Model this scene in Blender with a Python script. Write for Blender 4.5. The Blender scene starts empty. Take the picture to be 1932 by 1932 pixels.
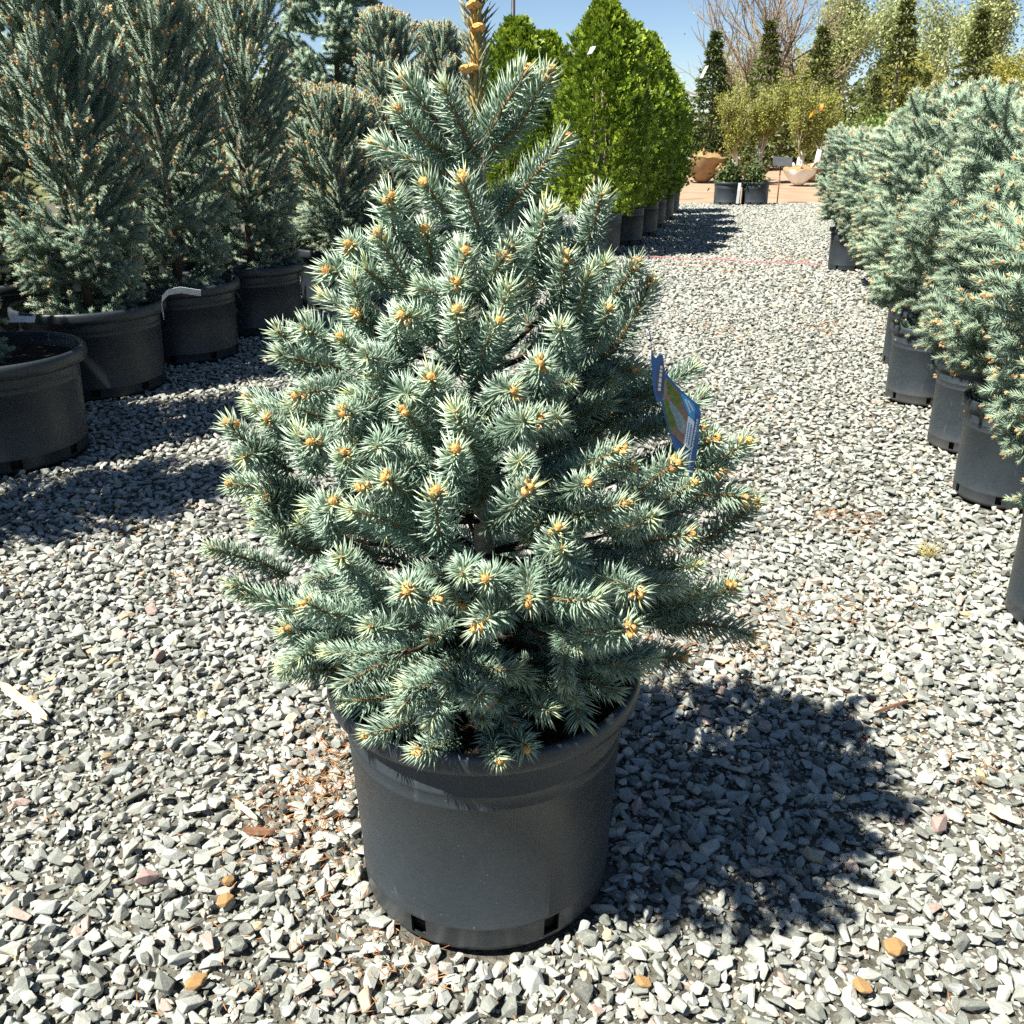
import bpy, math, random
import numpy as np
from mathutils import Vector, Matrix, Quaternion

SC = bpy.context.scene
COL = SC.collection
R = math.radians
rng = np.random.default_rng(7)
rnd = random.Random(11)

# ------------------------------------------------------------------ camera, sky, sun, exposure
PITCH = 22.3
CAM = np.array([0.0, -1.4826, 1.345])
FPX = 1800.0 / 1932.0
cd = bpy.data.cameras.new("camera"); cam = bpy.data.objects.new("camera", cd); COL.objects.link(cam)
cd.sensor_width = 36.0; cd.lens = 36.0 * FPX; cd.clip_start = 0.05; cd.clip_end = 600.0
cam.location = CAM; cam.rotation_euler = (R(90 - PITCH), 0, 0)
SC.camera = cam

SUN_EL, SHADOW_AZ = 56.0, 31.0           # shadows fall towards +X and a little +Y
sx, sy, sz = (-math.cos(R(SHADOW_AZ)) * math.cos(R(SUN_EL)), -math.sin(R(SHADOW_AZ)) * math.cos(R(SUN_EL)), math.sin(R(SUN_EL)))
W = bpy.data.worlds.new("World"); SC.world = W; W.use_nodes = True
nt = W.node_tree; nt.nodes.clear()
sky = nt.nodes.new("ShaderNodeTexSky"); sky.sky_type = 'NISHITA'; sky.sun_disc = False
sky.sun_elevation = R(SUN_EL); sky.sun_rotation = math.atan2(sx, sy) % (2 * math.pi)
sky.altitude = 2500; sky.air_density = 1.0; sky.dust_density = 0.0; sky.ozone_density = 3.0
bg = nt.nodes.new("ShaderNodeBackground"); bg.inputs['Strength'].default_value = 0.05
wo = nt.nodes.new("ShaderNodeOutputWorld")
nt.links.new(sky.outputs[0], bg.inputs['Color']); nt.links.new(bg.outputs[0], wo.inputs['Surface'])
sl = bpy.data.lights.new("sun", 'SUN'); so = bpy.data.objects.new("sun", sl); COL.objects.link(so)
sl.energy = 5.0; sl.angle = R(0.53); sl.color = (1.0, 0.95, 0.86)
so.rotation_euler = Vector((sx, sy, sz)).to_track_quat('Z', 'Y').to_euler()
so.location = (sx * 20, sy * 20, sz * 20)
SC.view_settings.view_transform = 'Standard'; SC.view_settings.look = 'None'
SC.view_settings.exposure = 1.32; SC.view_settings.gamma = 1.0; SC.view_settings.use_curve_mapping = False
SC.render.engine = 'CYCLES'
SC.cycles.max_bounces = 6; SC.cycles.diffuse_bounces = 3; SC.cycles.transparent_max_bounces = 4
SC.cycles.use_denoising = False

# ------------------------------------------------------------------ helpers
def ray(x, y):
    a = (x - 966) / 1800.0; b = -(y - 966) / 1800.0
    c, s = math.cos(R(PITCH)), math.sin(R(PITCH))
    return np.array([a, c + b * s, -s + b * c])
def at(x, y, Y):                       # photo point -> world point on the plane y = Y
    r = ray(x, y); return CAM + r * ((Y - CAM[1]) / r[1])
def gp(x, y, z=0.0):                   # photo point -> ground point
    r = ray(x, y); return CAM + r * ((z - CAM[2]) / r[2])
def project(P):
    d = np.asarray(P) - CAM; c, s = math.cos(R(PITCH)), math.sin(R(PITCH))
    fw = d[..., 1] * c - d[..., 2] * s; up = d[..., 1] * s + d[..., 2] * c
    return 966 + 1800 * d[..., 0] / fw, 966 - 1800 * up / fw, fw

def link(o, parent=None):
    COL.objects.link(o)
    if parent is not None: o.parent = parent
    return o
def tag(o, label=None, cat=None, group=None, kind=None):
    if label: o['label'] = label
    if cat: o['category'] = cat
    if group: o['group'] = group
    if kind: o['kind'] = kind
    return o
def empty(name, loc, label, cat, group=None):
    o = bpy.data.objects.new(name, None); o.empty_display_size = 0.1; o.location = loc
    return tag(link(o), label, cat, group)
def obj(name, mesh, parent=None, loc=None):
    o = bpy.data.objects.new(name, mesh)
    if loc is not None: o.location = loc
    return link(o, parent)

class MB:
    """numpy mesh collector: triangles / quads with material index and a per-vertex 'tint' value"""
    def __init__(s): s.v = []; s.f = []; s.m = []; s.t = []; s.n = 0; s.sm = []
    def add(s, v, f, mi=0, tint=0.5, smooth=True):
        v = np.asarray(v, float).reshape(-1, 3)
        t = np.broadcast_to(np.asarray(tint, float), (len(v),))
        s.v.append(v); s.t.append(t)
        for q in f: s.f.append([i + s.n for i in q]); s.m.append(mi); s.sm.append(smooth)
        s.n += len(v)
    def addarr(s, v, fa, mi=0, tint=0.5, smooth=True):     # fa: int array (n,k)
        v = np.asarray(v, float).reshape(-1, 3)
        s.v.append(v); s.t.append(np.broadcast_to(np.asarray(tint, float), (len(v),)))
        fa = np.asarray(fa) + s.n
        s.f.extend(fa.tolist()); s.m.extend([mi] * len(fa)); s.sm.extend([smooth] * len(fa))
        s.n += len(v)
    def mesh(s, name, mats):
        me = bpy.data.meshes.new(name)
        V = np.concatenate(s.v); T = np.concatenate(s.t)
        ls = np.array([len(q) for q in s.f], np.int32); li = np.concatenate([np.asarray(q, np.int32) for q in s.f]) if len(set(ls.tolist())) > 1 else np.asarray(s.f, np.int32).ravel()
        me.vertices.add(len(V)); me.vertices.foreach_set('co', V.astype(np.float32).ravel())
        me.loops.add(len(li)); me.loops.foreach_set('vertex_index', li.astype(np.int32))
        me.polygons.add(len(ls)); me.polygons.foreach_set('loop_start', np.concatenate([[0], np.cumsum(ls)[:-1]]).astype(np.int32))
        me.polygons.foreach_set('loop_total', ls)
        me.polygons.foreach_set('material_index', np.asarray(s.m, np.int32))
        me.polygons.foreach_set('use_smooth', np.asarray(s.sm, bool))
        for m in mats: me.materials.append(m)
        a = me.attributes.new('tint', 'FLOAT', 'POINT'); a.data.foreach_set('value', T.astype(np.float32))
        me.update(); me.validate(); return me

def frame(d):
    d = d / (np.linalg.norm(d, axis=-1, keepdims=True) + 1e-9)
    ref = np.where(np.abs(d[..., 2:3]) > 0.9, np.array([1.0, 0, 0]), np.array([0, 0, 1.0]))
    a = np.cross(ref, d); a /= np.linalg.norm(a, axis=-1, keepdims=True) + 1e-9
    return a, np.cross(d, a)
def tube(mb, pts, rad, n=6, mi=0, tint=0.5, cap=True):
    pts = np.asarray(pts, float); k = len(pts); rad = np.broadcast_to(np.asarray(rad, float), (k,))
    d = np.gradient(pts, axis=0); d /= np.linalg.norm(d, axis=1, keepdims=True) + 1e-9
    a = np.cross(np.array([0.31, 0.87, 0.38]), d); a /= np.linalg.norm(a, axis=1, keepdims=True) + 1e-9; b = np.cross(d, a)
    th = np.arange(n) * 2 * np.pi / n
    V = pts[:, None] + rad[:, None, None] * (np.cos(th)[None, :, None] * a[:, None] + np.sin(th)[None, :, None] * b[:, None])
    f = []
    for i in range(k - 1):
        for j in range(n):
            j2 = (j + 1) % n; f.append([i * n + j, i * n + j2, (i + 1) * n + j2, (i + 1) * n + j])
    if cap: f.append([(k - 1) * n + j for j in range(n)]); f.append([n - 1 - j for j in range(n)])
    mb.add(V, f, mi, tint)
def spikes(mb, P, D, L, w, mi=0, tint=0.5, bend=None, full=True):
    """needles: P bases, D unit directions, L lengths; three-sided with a mid ring when full"""
    P = np.asarray(P); D = D / (np.linalg.norm(D, axis=1, keepdims=True) + 1e-9); n = len(P)
    L = np.broadcast_to(np.asarray(L, float), (n,)); w = np.broadcast_to(np.asarray(w, float), (n,))
    a, b = frame(D); tip = P + D * L[:, None]
    if bend is not None: tip = tip + bend * L[:, None]
    mid = P + D * (L * 0.5)[:, None]
    th = np.arange(3) * 2 * np.pi / 3
    ring = np.cos(th)[None, :, None] * a[:, None] + np.sin(th)[None, :, None] * b[:, None]
    r0 = P[:, None] + ring * (w * (0.35 if full else 0.5))[:, None, None]
    tt = np.broadcast_to(np.asarray(tint, float), (n,))
    if full:
        r1 = mid[:, None] + ring * (w * 0.5)[:, None, None]
        V = np.concatenate([r0, r1, tip[:, None]], 1)
        base = np.arange(n)[:, None, None] * 7
        F4 = np.array([[0, 1, 4, 3], [1, 2, 5, 4], [2, 0, 3, 5]]); F3 = np.array([[3, 4, 6], [4, 5, 6], [5, 3, 6]])
        Ft = np.concatenate([F4[:, [0, 1, 2]], F4[:, [0, 2, 3]], F3])
        mb.addarr(V.reshape(-1, 3), (base + Ft[None]).reshape(-1, 3), mi, np.repeat(tt, 7))
    else:
        V = np.concatenate([r0, tip[:, None]], 1); base = np.arange(n)[:, None, None] * 4
        F3 = np.array([[0, 1, 3], [1, 2, 3], [2, 0, 3]])
        mb.addarr(V.reshape(-1, 3), (base + F3[None]).reshape(-1, 3), mi, np.repeat(tt, 4))
def leaves(mb, P, D, N, L, w, mi=0, tint=0.5):
    """flat diamond leaves"""
    n = len(P); D = D / (np.linalg.norm(D, axis=1, keepdims=True) + 1e-9)
    S = np.cross(D, N); S /= np.linalg.norm(S, axis=1, keepdims=True) + 1e-9
    L = np.broadcast_to(np.asarray(L, float), (n,))[:, None]; w = np.broadcast_to(np.asarray(w, float), (n,))[:, None]
    V = np.stack([P, P + D * L * 0.5 + S * w * 0.5, P + D * L, P + D * L * 0.5 - S * w * 0.5], 1)
    mb.addarr(V.reshape(-1, 3), np.arange(n)[:, None] * 4 + np.array([[0, 1, 2, 3]]), mi, np.repeat(np.broadcast_to(np.asarray(tint, float), (n,)), 4))
def lathe(mb, prof, n=64, mi=0, skip=None, tint=0.5, jitter=0.0):
    k = len(prof); th = np.arange(n) * 2 * np.pi / n
    V = np.array([[[r * math.cos(t), r * math.sin(t), z] for t in th] for r, z in prof])
    f = []
    for i in range(k - 1):
        for j in range(n):
            if skip and skip(i, j): continue
            j2 = (j + 1) % n; f.append([i * n + j, i * n + j2, (i + 1) * n + j2, (i + 1) * n + j])
    mb.add(V, f, mi, tint)
def rdir(n, r=rng):
    d = r.normal(size=(n, 3)); return d / np.linalg.norm(d, axis=1, keepdims=True)

# ------------------------------------------------------------------ materials
def mat(name, build):
    m = bpy.data.materials.new(name); m.use_nodes = True; t = m.node_tree
    b = t.nodes['Principled BSDF']; build(t, b); return m
def N(t, kind, **kw):
    n = t.nodes.new(kind)
    for k, v in kw.items():
        if k in n.inputs.keys(): n.inputs[k].default_value = v
        else: setattr(n, k, v)
    return n
def ramp(t, fac, stops, interp='LINEAR'):
    r = t.nodes.new("ShaderNodeValToRGB"); r.color_ramp.interpolation = interp
    e = r.color_ramp.elements
    while len(e) < len(stops): e.new(0.5)
    for el, (p, c) in zip(e, stops): el.position = p; el.color = (*c, 1)
    t.links.new(fac, r.inputs[0]); return r.outputs[0]
def mix(t, fac, a, b, mode='MIX'):
    m = t.nodes.new("ShaderNodeMix"); m.data_type = 'RGBA'; m.blend_type = mode
    if hasattr(fac, 'links'): t.links.new(fac, m.inputs[0])
    else: m.inputs[0].default_value = fac
    for i, c in ((6, a), (7, b)):
        if hasattr(c, 'links'): t.links.new(c, m.inputs[i])
        else: m.inputs[i].default_value = (*c, 1)
    return m.outputs[2]
def noise(t, scale, detail=4, rough=0.55, coord='Object'):
    tc = N(t, "ShaderNodeTexCoord"); n = N(t, "ShaderNodeTexNoise"); n.inputs['Scale'].default_value = scale
    n.inputs['Detail'].default_value = detail; n.inputs['Roughness'].default_value = rough
    t.links.new(tc.outputs[coord], n.inputs['Vector']); return n
def bump(t, b, h, strength, dist):
    n = N(t, "ShaderNodeBump"); n.inputs['Strength'].default_value = strength; n.inputs['Distance'].default_value = dist
    t.links.new(h, n.inputs['Height']); t.links.new(n.outputs[0], b.inputs['Normal'])
def foliage(name, c0, c1, rough=0.42, spec=0.5, transl=0.0, obvar=0.0, c2=None):
    def bd(t, b):
        a = N(t, "ShaderNodeAttribute", attribute_name='tint')
        st = [(0.0, c0), (1.0, c1)] if c2 is None else [(0.0, c0), (0.62, c1), (1.0, c2)]
        c = ramp(t, a.outputs['Fac'], st)
        if obvar:
            oi = N(t, "ShaderNodeObjectInfo")
            hs = N(t, "ShaderNodeHueSaturation")
            mr = N(t, "ShaderNodeMapRange"); mr.inputs['To Min'].default_value = 1 - obvar; mr.inputs['To Max'].default_value = 1 + obvar
            t.links.new(oi.outputs['Random'], mr.inputs['Value']); t.links.new(mr.outputs[0], hs.inputs['Value'])
            t.links.new(c, hs.inputs['Color']); c = hs.outputs[0]
        t.links.new(c, b.inputs['Base Color']); b.inputs['Roughness'].default_value = rough
        b.inputs['Specular IOR Level'].default_value = spec
        if transl:
            tr = N(t, "ShaderNodeBsdfTranslucent"); ms = N(t, "ShaderNodeMixShader"); ms.inputs[0].default_value = transl
            t.links.new(c, tr.inputs['Color']); o = t.nodes['Material Output']
            t.links.new(b.outputs[0], ms.inputs[1]); t.links.new(tr.outputs[0], ms.inputs[2]); t.links.new(ms.outputs[0], o.inputs['Surface'])
    return mat(name, bd)
def plain(name, c0, c1, scale=20, rough=0.8, spec=0.3, bmp=0.0, bd_=0.002, coord='Object'):
    def bd(t, b):
        n = noise(t, scale, 5, 0.6, coord)
        t.links.new(ramp(t, n.outputs['Fac'], [(0.3, c0), (0.7, c1)]), b.inputs['Base Color'])
        b.inputs['Roughness'].default_value = rough; b.inputs['Specular IOR Level'].default_value = spec
        if bmp: bump(t, b, n.outputs['Fac'], bmp, bd_)
    return mat(name, bd)

M_NEEDLE = foliage('blue_spruce_needles', (0.135, 0.225, 0.165), (0.34, 0.44, 0.325), 0.34, 0.6, 0.0, 0.14, (0.48, 0.52, 0.23))
M_NEEDLE_PALE = foliage('pale_spruce_needles', (0.155, 0.24, 0.17), (0.31, 0.41, 0.29), 0.42, 0.4, 0.0, 0.14, (0.38, 0.44, 0.26))
M_NEEDLE_DEEP = foliage('deep_spruce_needles', (0.125, 0.21, 0.155), (0.28, 0.37, 0.265), 0.40, 0.45, 0.0, 0.14, (0.40, 0.45, 0.24))
M_LEADER = foliage('leader_needles', (0.13, 0.17, 0.10), (0.30, 0.24, 0.10), 0.4, 0.5, 0.0, 0.0, (0.42, 0.30, 0.11))
M_STEM = plain('twig_bark', (0.16, 0.085, 0.035), (0.33, 0.19, 0.07), 160, 0.75, 0.3, 0.4)
M_STEMY = plain('young_yellow_bark', (0.42, 0.26, 0.07), (0.55, 0.36, 0.11), 120, 0.6, 0.3, 0.2)
M_LIMB = plain('limb_bark', (0.02, 0.014, 0.010), (0.05, 0.035, 0.023), 90, 0.9, 0.2, 0.5)
M_DBARK = plain('dark_trunk_bark', (0.06, 0.045, 0.035), (0.13, 0.10, 0.075), 60, 0.9, 0.2, 0.8, 0.004)
M_BARK = plain('trunk_bark', (0.16, 0.12, 0.09), (0.34, 0.27, 0.21), 70, 0.9, 0.2, 0.8, 0.004)
M_BUD = foliage('bud_scales', (0.40, 0.17, 0.05), (0.58, 0.30, 0.09), 0.5, 0.4, 0, 0.12, (0.66, 0.40, 0.14))
M_BUDT = foliage('tan_bud_scales', (0.24, 0.14, 0.06), (0.42, 0.27, 0.12), 0.5, 0.4, 0, 0.15, (0.55, 0.38, 0.17))
M_THUJA = foliage('cedar_sprays', (0.05, 0.11, 0.014), (0.20, 0.30, 0.026), 0.5, 0.35, 0.25, 0.0, (0.40, 0.47, 0.05))
M_CONIFER = foliage('dark_conifer_needles', (0.03, 0.055, 0.016), (0.09, 0.125, 0.035), 0.6, 0.3, 0.1, 0.0, (0.15, 0.18, 0.05))
M_FARSPRUCE = foliage('far_spruce_needles', (0.05, 0.07, 0.02), (0.14, 0.165, 0.045), 0.6, 0.3, 0.15, 0.0, (0.23, 0.24, 0.07))
M_LARCH = foliage('larch_tufts', (0.18, 0.20, 0.04), (0.33, 0.35, 0.07), 0.6, 0.3, 0.3, 0.0, (0.46, 0.46, 0.11))
M_COTTON = foliage('cottonwood_leaves', (0.26, 0.30, 0.12), (0.42, 0.46, 0.20), 0.5, 0.4, 0.35, 0.0, (0.55, 0.57, 0.28))
M_YELLOWLEAF = foliage('yellow_spring_leaves', (0.22, 0.22, 0.04), (0.36, 0.35, 0.06), 0.5, 0.4, 0.3, 0.0, (0.46, 0.43, 0.10))
M_SHRUB = foliage('shrub_leaves', (0.08, 0.15, 0.03), (0.17, 0.26, 0.05), 0.5, 0.4, 0.2, 0.0, (0.28, 0.36, 0.09))
M_TWIG = plain('bare_twigs', (0.20, 0.15, 0.11), (0.36, 0.28, 0.20), 4, 0.9, 0.2)
M_PALETWIG = plain('pale_twigs', (0.36, 0.32, 0.24), (0.55, 0.50, 0.40), 4, 0.9, 0.2)
M_BURLAP = plain('burlap', (0.24, 0.155, 0.085), (0.36, 0.24, 0.14), 14, 0.95, 0.1, 0.6, 0.01)
M_WHITEWRAP = plain('white_wrap', (0.70, 0.70, 0.68), (0.84, 0.83, 0.80), 7, 0.7, 0.3, 0.12, 0.02)
M_STRAW = plain('root_ball_straw', (0.20, 0.13, 0.06), (0.36, 0.25, 0.12), 20, 0.95, 0.1, 0.6, 0.01)
M_SOIL = plain('potting_soil', (0.012, 0.010, 0.008), (0.05, 0.038, 0.027), 60, 0.95, 0.1, 0.9, 0.01)
M_PAPER = plain('white_paper', (0.74, 0.76, 0.78), (0.82, 0.83, 0.84), 9, 0.5, 0.4)
M_ORANGE = plain('orange_ribbon', (0.75, 0.20, 0.04), (0.82, 0.27, 0.05), 9, 0.5, 0.4)
M_YELLOW = plain('yellow_ribbon', (0.80, 0.42, 0.02), (0.85, 0.48, 0.04), 9, 0.5, 0.4)
M_DARKMETAL = plain('dark_metal', (0.02, 0.02, 0.025), (0.05, 0.05, 0.055), 30, 0.5, 0.4)
M_SIGN = plain('sign_face', (0.05, 0.055, 0.06), (0.09, 0.095, 0.10), 12, 0.5, 0.4)
M_RUST = plain('rusty_stake', (0.16, 0.07, 0.04), (0.30, 0.14, 0.08), 30, 0.8, 0.3)
M_PINK = plain('pink_string', (0.55, 0.14, 0.18), (0.62, 0.20, 0.24), 30, 0.6, 0.3)
M_WOOD = plain('weathered_wood', (0.42, 0.33, 0.22), (0.66, 0.56, 0.42), 40, 0.85, 0.2, 0.7, 0.004)
M_BARKCHIP = plain('bark_chip', (0.10, 0.05, 0.03), (0.26, 0.14, 0.08), 60, 0.9, 0.2, 0.7, 0.004)
M_DEADNEEDLE = foliage('dead_needles', (0.26, 0.09, 0.025), (0.50, 0.21, 0.06), 0.6, 0.3, 0, 0, (0.62, 0.36, 0.15))
M_DRYGRASS = foliage('dry_grass', (0.36, 0.30, 0.12), (0.58, 0.46, 0.20), 0.6, 0.3, 0.15, 0, (0.40, 0.42, 0.15))

def pot_mat(name, seed, dust=0.5):
    def bd(t, b):
        tc = N(t, "ShaderNodeTexCoord"); mp = N(t, "ShaderNodeMapping"); mp.inputs['Location'].default_value = (seed * 3.1, seed * 1.7, seed)
        t.links.new(tc.outputs['Object'], mp.inputs['Vector'])
        def nz(scale, det, sc=(1, 1, 1)):
            m2 = N(t, "ShaderNodeMapping"); m2.inputs['Scale'].default_value = sc
            n = N(t, "ShaderNodeTexNoise"); n.inputs['Scale'].default_value = scale; n.inputs['Detail'].default_value = det; n.inputs['Roughness'].default_value = 0.65
            t.links.new(mp.outputs[0], m2.inputs['Vector']); t.links.new(m2.outputs[0], n.inputs['Vector']); return n.outputs['Fac']
        big = nz(5, 6); grain = nz(60, 5, (1, 1, 3)); scr = nz(38, 2, (1, 1, 0.22)); spk = nz(130, 2)
        c = ramp(t, big, [(0.3, (0.015, 0.021, 0.026)), (0.72, (0.026, 0.035, 0.043))])
        c = mix(t, ramp(t, grain, [(0.35, (0, 0, 0)), (0.8, (dust, dust, dust))]), c, (0.046, 0.057, 0.066))
        c = mix(t, ramp(t, scr, [(0.67, (0, 0, 0)), (0.74, (dust * .8,) * 3)]), c, (0.085, 0.092, 0.098))
        c = mix(t, ramp(t, spk, [(0.70, (0, 0, 0)), (0.76, (.55, .55, .55))]), c, (0.15, 0.155, 0.155))
        sep = N(t, "ShaderNodeSeparateXYZ"); t.links.new(tc.outputs['Object'], sep.inputs[0])
        mr = N(t, "ShaderNodeMapRange"); mr.inputs['From Min'].default_value = 0.13; mr.inputs['From Max'].default_value = 0.0
        t.links.new(sep.outputs['Z'], mr.inputs['Value'])
        mul = N(t, "ShaderNodeMath", operation='MULTIPLY'); t.links.new(mr.outputs[0], mul.inputs[0]); t.links.new(big, mul.inputs[1])
        c = mix(t, ramp(t, mul.outputs[0], [(0.15, (0, 0, 0)), (0.65, (dust, dust, dust))]), c, (0.085, 0.08, 0.07))   # splashed dirt
        t.links.new(c, b.inputs['Base Color'])
        t.links.new(ramp(t, big, [(0.3, (.36,) * 3), (0.7, (.52,) * 3)]), b.inputs['Roughness'])
        b.inputs['Specular IOR Level'].default_value = 0.5
        bump(t, b, grain, 0.12, 0.002)
    return mat(name, bd)
POTM = [pot_mat('black_pot_plastic', 0, 0.35), pot_mat('dusty_pot_plastic', 1, 0.75), pot_mat('clean_pot_plastic', 2, 0.15)]

def stone_mat():
    def bd(t, b):
        oi = N(t, "ShaderNodeObjectInfo")
        base = ramp(t, oi.outputs['Random'], [
            (0.0, (0.11, 0.115, 0.10)), (0.12, (0.16, 0.17, 0.15)), (0.24, (0.25, 0.265, 0.235)), (0.38, (0.31, 0.33, 0.30)),
            (0.50, (0.37, 0.375, 0.33)), (0.60, (0.29, 0.315, 0.305)), (0.72, (0.39, 0.39, 0.345)), (0.84, (0.43, 0.415, 0.35)),
            (0.94, (0.32, 0.33, 0.29)), (0.952, (0.40, 0.28, 0.24)), (0.97, (0.42, 0.34, 0.28)), (0.978, (0.42, 0.30, 0.14)), (0.984, (0.40, 0.36, 0.27)), (1.0, (0.36, 0.37, 0.33))])
        n1 = noise(t, 3.2, 6, 0.7); n2 = noise(t, 16, 5, 0.65)
        c = mix(t, ramp(t, n1.outputs['Fac'], [(0.45, (0, 0, 0)), (0.68, (0.5, 0.5, 0.5))]), base, (0.26, 0.27, 0.22))
        c = mix(t, ramp(t, n2.outputs['Fac'], [(0.55, (0, 0, 0)), (0.72, (0.45,) * 3)]), c, (0.55, 0.55, 0.50))
        t.links.new(c, b.inputs['Base Color']); b.inputs['Roughness'].default_value = 0.85; b.inputs['Specular IOR Level'].default_value = 0.25
        ad = N(t, "ShaderNodeMath", operation='ADD'); t.links.new(n1.outputs['Fac'], ad.inputs[0])
        m2 = N(t, "ShaderNodeMath", operation='MULTIPLY'); m2.inputs[1].default_value = 0.35; t.links.new(n2.outputs['Fac'], m2.inputs[0]); t.links.new(m2.outputs[0], ad.inputs[1])
        bump(t, b, ad.outputs[0], 0.55, 0.004)
    return mat('crushed_rock', bd)
M_STONE = stone_mat()
M_ORSTONE = plain('orange_rock', (0.36, 0.20, 0.075), (0.50, 0.32, 0.15), 90, 0.85, 0.25, 0.7, 0.003)
M_PKSTONE = plain('pink_rock', (0.34, 0.22, 0.19), (0.46, 0.36, 0.32), 90, 0.85, 0.25, 0.7, 0.003)
M_FINES = plain('gravel_fines', (0.05, 0.047, 0.036), (0.17, 0.165, 0.135), 45, 0.95, 0.15, 0.9, 0.02)
M_DIRT = plain('brown_soil', (0.27, 0.185, 0.12), (0.39, 0.28, 0.195), 1.6, 0.95, 0.1, 0.8, 0.05)
M_LAND = plain('far_ground', (0.08, 0.10, 0.035), (0.17, 0.16, 0.075), 0.4, 0.95, 0.1)

# ------------------------------------------------------------------ ground
def sheet(name, xs, ys, z, m, sub=1, wob=0.0):
    X = np.linspace(xs[0], xs[1], sub + 1); Yv = np.linspace(ys[0], ys[1], sub + 1)
    V = np.array([[x, y, z] for y in Yv for x in X], float)
    if wob:
        V[:sub + 1, 1] += rng.normal(0, wob, sub + 1); V[-sub - 1:, 1] += rng.normal(0, wob, sub + 1)
    mb = MB(); f = [[j * (sub + 1) + i, j * (sub + 1) + i + 1, (j + 1) * (sub + 1) + i + 1, (j + 1) * (sub + 1) + i] for j in range(sub) for i in range(sub)]
    mb.add(V, f, 0); o = obj(name, mb.mesh(name, [m])); return o
land = tag(sheet('ground', (-300, 300), (-60, 400), -0.030, M_LAND), 'brown and green open ground reaching the trees', kind='structure')
dirt = tag(sheet('soil_path', (0.6, 60), (15.9, 40), -0.020, M_DIRT, 40, 0.06), 'bare brown soil path beyond the gravel', kind='structure')
gravel = tag(sheet('gravel_ground', (-14, 24), (-4, 16.2), -0.016, M_FINES, 30, 0.08), 'pale grey crushed rock gravel covering the nursery aisle', kind='structure')

# plants: positions used by gravel too -----------------------------------------------------------
MAINX = -0.050
POT_SPOTS = []        # x, y, radius kept free of stones

def hull_stone(seed, flat, n=13, elong=0.7):
    import bmesh
    r = np.random.default_rng(seed)
    bm = bmesh.new()
    P = rdir(n, r) * np.array([0.5, 0.5 * elong, 0.5 * flat]) * r.uniform(0.82, 1.1, (n, 1))
    P[:, 0] += P[:, 1] * r.uniform(-0.4, 0.4); P[:, 2] += P[:, 0] * r.uniform(-0.15, 0.15)
    for p in P: bm.verts.new(p)
    g = bmesh.ops.convex_hull(bm, input=bm.verts)
    bmesh.ops.delete(bm, geom=[v for v in bm.verts if not v.link_faces], context='VERTS')
    bmesh.ops.dissolve_limit(bm, angle_limit=R(16), verts=bm.verts, edges=bm.edges)
    bmesh.ops.bevel(bm, geom=bm.edges[:], offset=0.018, segments=1, affect='EDGES', profile=0.6)
    bmesh.ops.triangulate(bm, faces=bm.faces)
    me = bpy.data.meshes.new('stone'); bm.to_mesh(me); bm.free(); me.materials.append(M_STONE)
    return me
STONES = [hull_stone(100 + i, [0.36, 0.48, 0.6, 0.42, 0.7, 0.33][i % 6], [12, 14, 11, 16][i % 4], [0.62, 0.8, 0.7, 0.5][i % 4]) for i in range(20)]

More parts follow.
